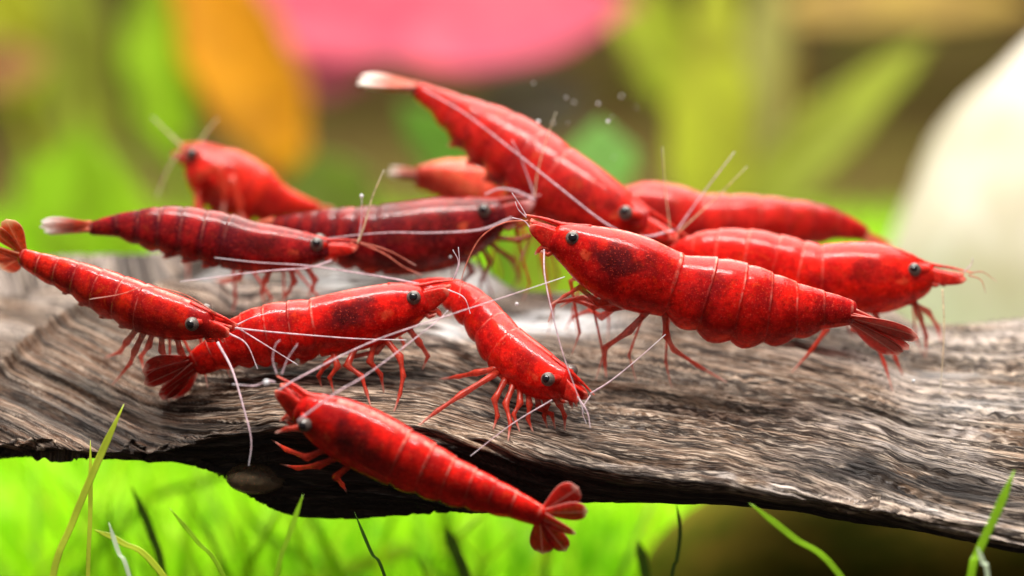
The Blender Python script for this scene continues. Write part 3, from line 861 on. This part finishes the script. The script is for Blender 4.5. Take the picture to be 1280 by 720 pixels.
shrimp('maroon shrimp with a white translucent tail tip, stretched above the bare grey wood',
    dd([(410, 299, 406, 323), (386, 292, 385, 333), (350, 284, 348, 340), (316, 278, 309, 340), (288, 269, 279, 335),
        (262, 264, 251, 329), (235, 260, 223, 322), (206, 260, 196, 315), (178, 263, 171, 307), (148, 268, 146, 297), (114, 278, 114, 294)], 0.62, 0.75),
    4, 16, 'maroon', (450, 301), (446, 311), (396, 305), (52, 293), fan_open=0.34, fan_roll=30, fan_mat='fan_white', limb='limb', scale='scale',
    legs=[(1, [(340, 334), (332, 350), (327, 364), (331, 380)]), (1, [(308, 332), (298, 348), (280, 352), (262, 351)]),
          (1, [(360, 336), (368, 352), (360, 366), (352, 378)]), (1, [(380, 332), (394, 350), (390, 362), (384, 374)])],
    feelers=[(0.010, [(447, 304, 0.5), (456, 280, 0.5), (466, 245, 0.5), (480, 212, 0.5)], 'feeler_yellow'),
             (0.006, [(448, 303), (452, 272), (452, 246)]),
             (0.007, [(450, 304), (480, 317), (505, 334), (528, 344)], 'feeler_red'), (0.006, [(450, 303), (485, 313), (520, 332)], 'feeler_red'),
             (0.0085, [(414, 326, 0.5), (384, 335, 0.42), (330, 339, 0.38), (225, 352, 0.35)])],
    auto=(0, 4), swim=3)

shrimp('slender orange red shrimp on the brown wood knuckle, head lowered over a tail fan',
    dd([(263, 387, 256, 421), (241, 376, 233, 425), (213, 365, 199, 422), (188, 356, 169, 414),
        (160, 346, 143, 402), (132, 337, 115, 388), (105, 329, 89, 370), (80, 323, 66, 358), (55, 317, 46, 347), (31, 311, 27, 333)], -0.1, 0.25),
    3, 30, 'banded', (299, 407), (292, 414), (240, 405), (-22, 304), fan_open=0.85, fan_roll=80, fan_mat='fan_orange',
    legs=[(1, [(170, 408), (158, 428), (150, 440), (131, 447)]), (1, [(176, 412), (168, 440), (163, 454), (140, 482)]),
          (1, [(198, 416), (202, 438), (210, 452), (222, 470)]), (1, [(216, 418), (226, 440), (236, 452), (240, 470)]), (1, [(186, 412), (186, 432), (176, 446), (180, 464)])],
    feelers=[(0.0075, [(294, 410, -0.2), (340, 415, -0.25), (440, 423, -0.28), (508, 425, -0.25)]),
             (0.007, [(287, 417, -0.22), (308, 430, -0.28), (322, 461, -0.3)]),
             (0.0115, [(272, 428, -0.25), (290, 462, -0.35), (304, 508, -0.45), (314, 550, -0.5), (311, 582, -0.5)]),
             (0.006, [(296, 409), (330, 430, -0.25), (372, 456, -0.25)]), (0.006, [(296, 406), (318, 396), (352, 388)]),
             (0.0065, [(270, 392, -0.25), (230, 368, -0.32), (184, 359, -0.34), (150, 368, -0.36), (112, 374, -0.36)], 'feeler_red')],
    auto=(0, 4), swim=4, eye_r=0.050)

shrimp('red shrimp with its tail fan folded down on the wood under another shrimp head',
    dd([(530, 356, 524, 395), (502, 353, 502, 415), (462, 359, 464, 433), (427, 366, 430, 441), (394, 374, 396, 446),
        (366, 377, 367, 452), (338, 382, 336, 456), (310, 392, 312, 459), (285, 407, 292, 461), (262, 423, 272, 464), (241, 439, 254, 469)], 0.10, 0.22),
    4, 14, 'bright', (572, 350), (562, 362), (517, 372), (192, 496), fan_open=0.5, fan_roll=50,
    legs=[(1, [(446, 436), (434, 457), (452, 470), (458, 490), (464, 510)]), (1, [(482, 428), (500, 446), (504, 470), (500, 492), (490, 522)]),
          (1, [(430, 438), (408, 455), (398, 470), (402, 484)]), (1, [(506, 410), (524, 428), (535, 445), (528, 462)]),
          (0, [(496, 418), (470, 440), (440, 446), (424, 462)], 0.1),
          (1, [(470, 430), (462, 452), (476, 468), (480, 492)]), (1, [(415, 440), (422, 458), (412, 472), (418, 494)])],
    feelers=[(0.006, [(568, 348), (574, 330), (573, 309)]), (0.006, [(567, 350), (573, 328), (566, 312)]),
             (0.0075, [(545, 360, 0.2), (500, 350, 0.32), (440, 340, 0.4), (384, 332, 0.42), (322, 328, 0.42), (268, 322, 0.4)]),
             (0.006, [(560, 362, -0.1), (580, 372, -0.15), (588, 392, -0.15)])],
    auto=(0, 4), swim=2, eye_r=0.052)

shrimp('vivid red shrimp heading down the log, legs bunched beneath its bowed head',
    dd([(713, 461, 699, 496), (695, 446, 669, 497), (673, 429, 640, 484), (650, 411, 612, 459),
        (635, 395, 597, 435), (619, 379, 583, 414), (602, 366, 568, 396), (582, 357, 553, 381), (560, 352, 541, 372), (536, 352, 522, 368), (512, 356, 502, 368)], -0.18, 0.62),
    3, 22, 'clear', (743, 494), (732, 498), (685, 474), (478, 372), fan_open=0.3,
    legs=[(1, [(616, 460), (595, 466), (572, 471), (549, 474)]), (1, [(612, 470), (577, 493), (546, 514), (518, 536)]),
          (1, [(626, 474), (618, 500), (622, 520), (616, 538)]), (1, [(636, 480), (632, 505), (638, 528), (635, 552)]),
          (1, [(655, 488), (662, 506), (660, 524), (667, 542)]), (1, [(676, 490), (684, 506), (680, 520), (684, 535)]),
          (1, [(690, 490), (700, 506), (706, 520), (706, 538)]),
          (1, [(645, 484), (650, 504), (642, 518), (650, 540)]), (1, [(668, 490), (674, 510), (690, 518), (694, 536)])],
    feelers=[(0.0075, [(738, 492, -0.25), (762, 477, -0.25), (792, 453, -0.2), (832, 418, -0.15)]),
             (0.008, [(722, 496, -0.3), (734, 515, -0.35), (738, 535, -0.38)]), (0.006, [(738, 494), (728, 512, -0.3), (733, 530, -0.32)]),
             (0.006, [(690, 500, -0.3), (640, 530, -0.35), (588, 570, -0.4)])],
    auto=(0, 4), swim=0, eye_r=0.050)

shrimp('red shrimp clinging in front of the log edge, its tail fan spread over the grass',
    dd([(386, 489, 376, 532), (413, 492, 399, 558), (446, 502, 427, 578), (479, 517, 460, 595), (510, 535, 492, 609),
        (541, 553, 523, 620), (568, 570, 551, 629), (596, 585, 580, 636), (622, 599, 608, 642), (648, 613, 636, 648), (679, 632, 669, 657)], -0.60, -0.72),
    4, 38, 'bright', (346, 470), (342, 490), (381, 531), (727, 671), fan_open=0.95, fan_roll=78,
    legs=[(1, [(424, 574), (398, 582), (372, 585), (350, 580)]), (1, [(410, 566), (384, 572), (358, 562), (339, 549)]),
          (0, [(392, 546), (374, 534), (358, 536), (344, 541)]), (1, [(438, 584), (420, 596), (428, 606), (434, 616)])],
    feelers=[(0.0075, [(348, 488, -0.7), (376, 471, -0.68), (463, 428, -0.55), (564, 393, -0.5), (640, 368, -0.4), (706, 346, -0.35)]),
             (0.0075, [(372, 526, -0.85), (420, 491, -0.88), (463, 465, -0.7), (543, 404, -0.45), (560, 388, -0.42)]),
             (0.006, [(346, 468), (341, 450), (344, 432), (350, 425)]), (0.006, [(352, 468), (360, 448), (372, 430)]),
             (0.0085, [(344, 478), (334, 476), (318, 482), (290, 480)])],
    auto=(0, 0), swim=0, eye_r=0.050)

shrimp('blurred orange red shrimp rearing up in the background with legs hanging down',
    dd([(252, 177, 234, 206), (276, 182, 246, 244), (302, 192, 266, 264),  (326, 205, 296, 272),
        (346, 221, 320, 276), (361, 234, 341, 273), (376, 243, 359, 269), (389, 250, 376, 266), (401, 255, 393, 264)], 2.2, 2.4),
    3, 5, 'haze_red', (222, 180), (226, 190), (240, 192), (420, 261), fan_mat='fan_orange',
    legs=[(0, [(256, 232), (236, 212), (232, 225)]), (1, [(262, 246), (250, 252), (254, 268), (258, 290)], 0.0),
          (1, [(276, 256), (268, 264), (276, 278), (280, 292)]), (0, [(268, 240), (290, 225), (300, 255), (302, 278)], -0.2),
          (0, [(256, 220), (274, 208), (282, 240), (278, 268)], -0.25)],
    feelers=[(0.012, [(228, 183), (210, 166), (190, 146)], 'feeler_yellow'), (0.012, [(250, 178), (262, 160), (272, 148)], 'feeler_yellow'),
             (0.012, [(226, 188), (210, 212), (196, 246)], 'feeler_yellow')],
    auto=(2, 3), swim=2, leg_r=0.036)

shrimp('blurred salmon coloured shrimp with a cream tail tip, mostly hidden behind the slanting shrimp',
    dd([(702, 226, 700, 256), (676, 213, 673, 274), (646, 204, 643, 280), (620, 199, 616, 278),
        (598, 198, 592, 270), (576, 199, 571, 259), (556, 200, 553, 249), (538, 204, 537, 242), (524, 208, 524, 237)], 2.2, 2.1),
    3, 10, 'salmon', (735, 225), (730, 235), (690, 235), (484, 221), fan_open=0.3, fan_mat='fan_pale', auto=(3, 3), swim=0)

# ---------------------------------------------------------------- small things: snail, drifting specks
def snail():
    p = log_hit(322, 597)
    if p is None: p = at(322, 597, 0.1)
    p = p - FW * 0.05
    root = empty('snail', p)
    tag(root, 'small translucent brown snail clinging to the dark underside of the log', 'snail')
    ms = limb_mat('snail_shell', (0.20, 0.15, 0.09), (0.25, 0.2, 0.14), 0.4, 0.4)
    V, F, UVs = sphere(p, 0.17, (RT, FW, UP), 36, 24, (1.15, 0.7, 0.62))
    for q, v in enumerate(V):
        r = v - p
        x, y = r.dot(RT) / 0.19, r.dot(UP) / 0.10
        rr = math.hypot(x, y); an = math.atan2(y, x)
        V[q] = p + r * (1 + 0.025 * math.cos(an - rr * 14))
    new_obj('shell', V, F, ms, root, p, uv=UVs)
    mf = plain_mat('snail_foot', (0.22, 0.17, 0.12), 0.3, 0.3, 20, 0.3)
    v, f, uvv = sphere(p - UP * 0.03 + FW * 0.03, 0.11, (RT, UP, FW), 16, 10, (1.7, 0.55, 0.4))
    new_obj('foot', v, f, mf, root, p, uv=uvv)
snail()

def specks():
    V = []; F = []
    for i in range(14):
        x = random.gauss(690, 60); y = random.gauss(140, 35); d = random.uniform(0.8, 2.0)
        v, f, _ = sphere(at(x, y, d), random.uniform(0.004, 0.009), None, 8, 6)
        o = len(V); V += v; F += [tuple(a + o for a in q) for q in f]
    for (x, y, r, d) in ((452, 245, .022, .5), (760, 152, .02, 1.0), (673, 152, .02, 1.0), (646, 380, .02, .3), (1142, 476, .02, .3), (476, 469, .016, .2), (563, 321, .012, .6), (333, 478, .03, -.9)):
        v, f, _ = sphere(at(x, y, d), r * 0.6, None, 10, 8)
        o = len(V); V += v; F += [tuple(a + o for a in q) for q in f]
    m = plain_mat('drifting_speck', (0.82, 0.82, 0.86), 0.15, 0.1, 20, 0.3)
    o = new_obj('drifting_specks', V, F, m)
    tag(o, 'tiny pale specks drifting in the water around the shrimps', 'specks', kind='stuff')
specks()

# ---------------------------------------------------------------- ground, stones, background planting
GZ = -3.8
def ground_z(x, y):
    return GZ + 0.25 * (fbm(x * 0.35 + 50, y * 0.35 + 50, 3) - 0.5)
def build_ground():
    xs = np.linspace(-70, 70, 170); ys = np.linspace(-26, 70, 150)
    X, Y = np.meshgrid(xs, ys, indexing='ij')
    Z = ground_z(X, Y)
    n = len(ys)
    V = np.stack([X, Y, Z], -1).reshape(-1, 3).tolist()
    F = [(i * n + j, (i + 1) * n + j, (i + 1) * n + j + 1, i * n + j + 1) for i in range(len(xs) - 1) for j in range(n - 1)]
    k = NT('carpet_ground')
    P = k.gen_pos()
    a = k.noise(P, 0.55, 4, 0.6); b = k.noise(P, 4.0, 4, 0.6)
    c = k.mix(k.ramp(b, 0.35, 0.65), (0.42, 0.66, 0.025), (0.30, 0.58, 0.015))
    sp = k.node('ShaderNodeSeparateXYZ'); k.l.new(P, sp.inputs[0])
    far = k.ramp(k.math('ADD', sp.outputs[1], k.math('MULTIPLY', k.math('SUBTRACT', a, 0.5), 20)), 24, 32, 'SMOOTHSTEP')
    soil = k.mix(k.ramp(a, 0.4, 0.62), (0.115, 0.068, 0.026), (0.13, 0.115, 0.022))
    c = k.mix(k.ramp(k.noise(P, 1.3, 3, 0.6), 0.52, 0.66, 'SMOOTHSTEP', 0.0, 0.7), c, (0.06, 0.17, 0.01))
    c = k.mix(far, c, soil)
    near = k.ramp(k.math('ADD', sp.outputs[1], k.math('MULTIPLY', k.math('SUBTRACT', b, 0.5), 2.0)), 2.6, 3.6, 'SMOOTHSTEP', 1.0, 0.0)  # unseen ground in front, darkened to cut green bounce light
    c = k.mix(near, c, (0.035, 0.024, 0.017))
    k.l.new(c, k.b.inputs['Base Color']); k.b.inputs['Roughness'].default_value = 0.8; k.b.inputs['Specular IOR Level'].default_value = 0.1
    k.bump(b, 0.6, 0.2)
    o = new_obj('ground', V, F, k.m)
    tag(o, kind='structure')
build_ground()

def backdrop():
    # planted slope closing the tank behind everything
    xs = np.linspace(-70, 70, 60); zs = np.linspace(-5, 40, 40)
    X, Z = np.meshgrid(xs, zs, indexing='ij')
    Y = 62 + 1.6 * (fbm(X * 0.2 + 7, Z * 0.2 + 3, 3) - 0.5) * 2 + 0.02 * X ** 2 * 0
    n = len(zs)
    V = np.stack([X, Y, Z], -1).reshape(-1, 3).tolist()
    F = [(i * n + j, (i + 1) * n + j, (i + 1) * n + j + 1, i * n + j + 1) for i in range(len(xs) - 1) for j in range(n - 1)]
    k = NT('rear_slope')
    P = k.gen_pos()
    a = k.noise(P, 0.28, 4, 0.6); b = k.noise(P, 0.45, 3, 0.6)
    c = k.mix(k.ramp(a, 0.42, 0.58, 'SMOOTHSTEP'), (0.16, 0.095, 0.03), (0.16, 0.15, 0.02))
    c = k.mix(k.ramp(b, 0.52, 0.68, 'SMOOTHSTEP'), c, (0.07, 0.042, 0.02))
    k.l.new(c, k.b.inputs['Base Color']); k.b.inputs['Roughness'].default_value = 0.9
    o = new_obj('rear_slope', V, F, k.m)
    tag(o, kind='structure')
backdrop()

def rock(name, label, cx, cy, dl, rx, ry, rz, mat, seed, rough=0.08, power=2.4):
    c = at(cx, cy, dl)
    V = []; F = []; nu = 56; nv = 36
    for i in range(nv + 1):
        th = math.pi * i / nv
        for k in range(nu):
            ph = 2 * math.pi * k / nu
            x, y, z = math.sin(th) * math.cos(ph), math.sin(th) * math.sin(ph), math.cos(th)
            nrm = (abs(x) ** power + abs(y) ** power + abs(z) ** power) ** (-1 / power)
            w = 1 + rough * (float(fbm(np.array(x * 1.7 + seed + 9), np.array(z * 1.7 + y * 1.3 + seed + 9), 4)) - 0.5) * 2
            V.append(Vector((x * rx, y * ry, z * rz)) * (nrm * w))
    for i in range(nv):
        for k in range(nu):
            k2 = (k + 1) % nu
            F.append((i * nu + k, (i + 1) * nu + k, (i + 1) * nu + k2, i * nu + k2))
    me_o = new_obj(name, V, F, mat)
    me_o.location = c
    tag(me_o, label, 'stone')
    return me_o
rock('pale_stone', 'large smooth cream white stone blurred behind the log', 1425, 430, 11, 3.0, 2.6, 3.95,
     plain_mat('cream_stone', (0.58, 0.53, 0.48), 0.75, 0.2, 0.5, 0, (0.42, 0.36, 0.26), 0.2), 3.0, 0.09, 2.0)
rock('mossy_stone', 'olive brown mossy stone in the shade below the log', 1195, 800, 4.0, 2.60, 1.9, 1.53,
     plain_mat('mossy_stone', (0.19, 0.135, 0.016), 0.9, 0.3, 1.4, 0, (0.10, 0.105, 0.008), 0.5, 0.03), 11.0, 0.06, 2.3)

def leaf_mat(name, col, trans=0.35, var=0.25):
    return plain_mat(name, col, 0.5, var, 0.9, trans, tuple(x * y for x, y in zip(col, (0.62, 0.55, 0.7))), spec=0.25)
def bg_leaf(name, label, pts, dl, width, col, group=None, tilt=0.15, tip=0.9, stem=True, cat='leaf', thick=0.06, trans=0.35):
    """broad leaf whose midrib passes pts (photo pixels at depth dl), rooted on the ground by a stem"""
    dl = dl * 2.8
    ps = [at(p[0], p[1], dl + (p[2] if len(p) > 2 else 0)) for p in pts]
    n = 18
    path = smooth_path(ps, n + 1)
    d = path[-1] - path[0]
    lat = d.cross(FW).normalized()
    lat = (lat + FW * tilt).normalized()
    sc = (D + dl) / FPX
    wob = random.uniform(0, 6)
    wf = lambda t: width * sc * 0.5 * (1 + 0.09 * math.sin(t * 9 + wob) + 0.06 * math.sin(t * 21 + wob * 2)) * (0.12 + math.sin(math.pi * min(1, (t * 0.92 + 0.06))) ** 0.6 * 0.9) * (1 - t ** 8 * tip)
    root = empty(name, path[0])
    m = leaf_mat(name + '_surface', col, trans)
    v, f, uvv = blade(path[0], d, lat, d.length, wf, thick, 0, n, 5, 0.18, path)
    new_obj('leaf_blade', v, f, m, root, path[0], uv=uvv)
    v, f, uvv = tube(path, [thick * 2.2 * (1 - 0.7 * i / n) for i in range(n + 1)], 7)
    new_obj('midrib', v, f, m, root, path[0], uv=uvv)
    if stem:
        b = path[0]
        gx, gy = b.x + 0.3, b.y + 0.4
        g = Vector((gx, gy, float(ground_z(np.array(gx), np.array(gy))) - 0.05))
        if g.z < b.z - 0.05:
            v, f, uvv = tube(smooth_path([b, b.lerp(g, 0.5) + Vector((0.15, 0, 0)), g], 10), [thick * 2.2] * 10, 7)
            new_obj('leaf_stem', v, f, m, root, path[0], uv=uvv)
    tag(root, label, cat, group)
    return root

G = 'blurred leaves behind the log'
bg_leaf('pink_leaf', 'broad bright pink leaf blurred above the slanting shrimp', [(300, 10), (430, 22), (560, 26), (680, 22), (800, 6)], 8.5, 165, (0.80, 0.11, 0.18), G, 0.5)
bg_leaf('pink_leaf', 'darker magenta leaf showing under the broad pink leaf', [(320, 60), (390, 92), (460, 100)], 9.2, 80, (0.42, 0.06, 0.10), G, 0.3)
bg_leaf('orange_leaf', 'long orange yellow leaf slanting beside the pink leaf', [(365, 210), (330, 130), (290, 50), (250, -40), (225, -90)], 8.0, 125, (0.92, 0.40, 0.015), G)
bg_leaf('green_leaf', 'upright lime green leaf beside the orange leaf', [(212, 190), (206, 120), (198, 40), (190, -50)], 8.5, 92, (0.42, 0.66, 0.02), G)
bg_leaf('green_leaf', 'yellow green leaf above the reddish brown leaf', [(20, 130), (14, 40), (0, -60)], 10, 100, (0.55, 0.56, 0.03), G)
bg_leaf('green_leaf', 'bright lime bushy leaf low behind the white tail tip', [(96, 330), (98, 250), (104, 150)], 6.0, 110, (0.36, 0.62, 0.015), G)
bg_leaf('green_leaf', 'lime leaf low beside the rearing blurred shrimp', [(160, 330), (150, 260), (128, 180)], 6.5, 85, (0.40, 0.62, 0.02), G)
bg_leaf('green_leaf', 'narrow lime leaf leaning away from the lime bush above the log knuckle', [(70, 330), (58, 260), (36, 190)], 7.0, 70, (0.36, 0.58, 0.02), G)
bg_leaf('olive_leaf', 'tall olive green leaf behind the lime bush', [(110, 220), (100, 120), (85, 20), (80, -60)], 10.0, 110, (0.36, 0.40, 0.04), G)
bg_leaf('olive_leaf', 'olive green leaf behind the rearing blurred shrimp', [(430, 330), (415, 250), (390, 190)], 6.0, 120, (0.20, 0.27, 0.03), G)
bg_leaf('green_leaf', 'mid green leaf slanting behind the raised pale tail tip', [(600, 260), (560, 190), (500, 130)], 5.0, 75, (0.16, 0.34, 0.03), G)
bg_leaf('green_leaf', 'small rounded light green leaf behind the slanting shrimp', [(752, 245), (752, 200), (750, 152)], 4.0, 84, (0.30, 0.66, 0.12), G)
bg_leaf('yellow_green_blade', 'tall yellow green blade rising behind the slanting shrimp head', [(885, 330), (888, 200), (892, 90), (900, -60)], 7.5, 100, (0.50, 0.52, 0.03), G)
bg_leaf('yellow_green_blade', 'paler upright blade beside the tall yellow green blade', [(950, 300), (952, 160), (960, 40), (968, -60)], 10, 60, (0.42, 0.38, 0.10), G)
bg_leaf('yellow_green_blade', 'green blade crossing above the small rounded leaf', [(850, 120), (815, 40), (780, -40)], 9.5, 90, (0.44, 0.50, 0.03), G)
bg_leaf('yellow_green_blade', 'olive blade slanting toward the cream white stone', [(930, 300), (985, 215), (1070, 130), (1165, 48)], 7.0, 76, (0.36, 0.40, 0.03), G)
bg_leaf('yellow_green_blade', 'lime blade low behind the largest shrimp chin', [(690, 420), (694, 340), (680, 260)], 5.5, 150, (0.36, 0.52, 0.02), G)
bg_leaf('tan_leaf', 'tan yellow leaf lying flat above the cream white stone', [(980, 14), (1120, 4), (1300, 8)], 11, 60, (0.60, 0.40, 0.10), G)
bg_leaf('brown_leaf', 'dark brown leaf behind the slanting shrimp back', [(590, 170), (660, 135), (740, 120)], 10, 110, (0.08, 0.06, 0.03), G)
bg_leaf('brown_leaf', 'reddish brown leaf under the yellow green leaf', [(-60, 90), (0, 86), (60, 80)], 9.5, 70, (0.42, 0.20, 0.07), G)

# grass: single blades one can pick out, then the carpet as a mass
def grass_blade(label, pts, dl, w, col, pale=False):
    ps = [at(p[0], p[1], dl + (p[2] if len(p) > 2 else 0)) for p in pts]      # tip first
    last = ps[-1]; prev = ps[-2]
    slope = (last - prev); slope = slope / max(0.05, -slope.z) if slope.z < 0 else Vector((0, 0, -1))
    g = last + Vector((slope.x * 0.5, slope.y * 0.5, -1)) * 1.2
    gz = float(ground_z(np.array(g.x), np.array(g.y)))
    foot = Vector((g.x + slope.x * 0.25, g.y, gz - 0.05))
    if g.z < gz + 0.3: g = last.lerp(foot, 0.5)
    path = smooth_path([foot, g] + ps[::-1], 26)
    n = 25
    lat = (path[-1] - path[-6]).cross(FW).normalized()
    sc = (D + dl) / FPX
    wf = lambda t: w * sc * 0.5 * min(1, (1 - t) * 7 + 0.08) * (0.75 + 0.25 * t)
    v, f, uvv = blade(foot, path[-1] - path[0], lat, 1, wf, w * sc * 0.16, 0, n, 3, 0.25, path)
    o = new_obj('grass_blade', v, f, col, None, foot, uv=uvv)
    tag(o, label, 'grass blade', 'single grass blades around the log')
M['grass'] = plain_mat('grass_lime', (0.36, 0.66, 0.02), 0.35, 0.3, 3, 0.4)
M['grass_y'] = plain_mat('grass_yellow', (0.60, 0.72, 0.05), 0.35, 0.3, 3, 0.4)
M['grass_d'] = plain_mat('grass_dark', (0.12, 0.32, 0.02), 0.4, 0.3, 3, 0.3)
M['grass_p'] = plain_mat('grass_pale', (0.66, 0.78, 0.55), 0.2, 0.2, 3, 0.3)
for lab, pts, dl, w, mk in (
    ('tall yellow green grass blade reaching up over the log knuckle', [(155, 505), (122, 578), (90, 655), (64, 730)], -0.35, 10, 'grass_y'),
    ('thin upright grass blade behind the tall yellow green blade', [(113, 550), (113, 640), (110, 730)], -0.1, 6, 'grass_y'),
    ('short lime grass blade with a pale tip leaning over the carpet', [(212, 635), (246, 676), (284, 730)], -0.4, 6, 'grass'),
    ('glassy white grass blade crossing the bent yellow one', [(136, 653), (148, 690), (164, 730)], -0.55, 6, 'grass_p'),
    ('bent yellow grass blade crossing the glassy white one', [(118, 662), (152, 678), (206, 722)], -0.45, 9, 'grass_y'),
    ('green grass blade in front of the dark underside of the log', [(379, 618), (362, 668), (344, 730)], -0.7, 7, 'grass'),
    ('thin dark grass blade under the clinging shrimp', [(443, 640), (464, 690), (484, 730)], -0.2, 4.5, 'grass_d'),
    ('straight lime grass blade in front of the mossy stone', [(937, 629), (990, 671), (1056, 728)], -0.8, 9, 'grass'),
    ('upright lime grass blade overlapping the pale log edge', [(1268, 588), (1246, 640), (1222, 692), (1212, 730)], -1.0, 12, 'grass'),
    ('short pale grass blade forking from the upright lime one', [(1222, 684), (1229, 705), (1236, 730)], -1.05, 7, 'grass_p'),
    ('dark curved grass blade between tail fan and mossy stone', [(845, 628), (850, 662), (846, 700), (838, 730)], 0.6, 5, 'grass_d'),
    ('blurred broad grass blade at the mossy stone edge', [(798, 676), (804, 705), (808, 735)], 1.6, 15, 'grass'),
    ('blurred grass blade in the dark gap of the carpet', [(164, 608), (190, 668), (206, 730)], 1.2, 11, 'grass'),
    ('blurred curved grass stem sweeping down from under the snail', [(298, 612), (312, 648), (368, 690), (440, 722)], 4.0, 9, 'grass'),
    ('pale blurred grass blade arching under the clinging shrimp', [(520, 684), (470, 700), (400, 724)], 4.5, 22, 'grass_y'),
    ('blurred lime grass blade beside the spread tail fan', [(556, 658), (570, 690), (584, 730)], 1.6, 16, 'grass'),
    ('blurred green grass blade lying along the log underside', [(296, 584), (256, 602), (205, 616), (170, 640)], 4.0, 10, 'grass'),
):
    grass_blade(lab, pts, dl, w, M[mk])

def carpet():
    V = []; F = []
    def tuft(x, y, h, w, le):
        z = float(ground_z(np.array(x), np.array(y))) - 0.05
        a = random.uniform(0, 2 * math.pi)
        dx, dy = math.cos(a) * le, math.sin(a) * le
        b = a + random.uniform(0.6, 2.5)
        px, py = math.cos(b) * w, math.sin(b) * w
        o = len(V)
        for (f, ww) in ((0, 1.0), (0.3, 0.95), (0.6, 0.8), (0.85, 0.5)):
            cx = x + dx * f * f; cy = y + dy * f * f; cz = z + h * f * (1 - 0.15 * f)
            V.extend([(cx - px * ww, cy - py * ww, cz), (cx + px * ww, cy + py * ww, cz)])
        V.append((x + dx, y + dy, z + h * 0.86))
        for q in (0, 2, 4):
            F.append((o + q, o + q + 1, o + q + 3, o + q + 2))
        F.append((o + 6, o + 7, o + 8))
    for i in range(9000):
        y = random.uniform(5.0, 26); x = random.uniform(-4 - y * 0.36, 4 + y * 0.36)
        h = random.uniform(0.4, 1.3)
        tuft(x, y, h, random.uniform(0.04, 0.09), random.uniform(0.1, 0.7) * h)
    for i in range(420):
        y = random.uniform(1.6, 6.0); x = random.uniform(-4.2, 1.3)
        if x > 0.6 and y < 4: continue
        h = random.uniform(0.7, 2.35)
        tuft(x, y, h, random.uniform(0.025, 0.05), random.uniform(0.15, 0.8) * h)
    k = NT('carpet_grass')
    P = k.gen_pos()
    n = k.noise(P, 0.9, 3, 0.6); n2 = k.noise(P, 5.0, 2, 0.5)
    c = k.mix(k.ramp(n, 0.40, 0.62, 'SMOOTHSTEP'), (0.26, 0.58, 0.010), (0.48, 0.84, 0.012))
    c = k.mix(k.ramp(n2, 0.48, 0.66, 'SMOOTHSTEP', 0.0, 0.65), c, (0.62, 0.80, 0.05))
    c = k.mix(k.ramp(n2, 0.30, 0.42, 'SMOOTHSTEP', 0.5, 0.0), c, (0.08, 0.26, 0.01))
    k.l.new(c, k.b.inputs['Base Color']); k.b.inputs['Roughness'].default_value = 0.45; k.b.inputs['Specular IOR Level'].default_value = 0.2
    tr = k.node('ShaderNodeBsdfTranslucent'); k.l.new(c, tr.inputs[0])
    m1 = k.node('ShaderNodeMixShader'); m1.inputs[0].default_value = 0.45
    k.l.new(k.b.outputs[0], m1.inputs[1]); k.l.new(tr.outputs[0], m1.inputs[2]); k.l.new(m1.outputs[0], k.out.inputs[0])
    o = new_obj('grass_carpet', V, F, k.m)
    tag(o, 'blurred lime green grass carpet growing under and behind the log', 'grass', kind='stuff')
carpet()
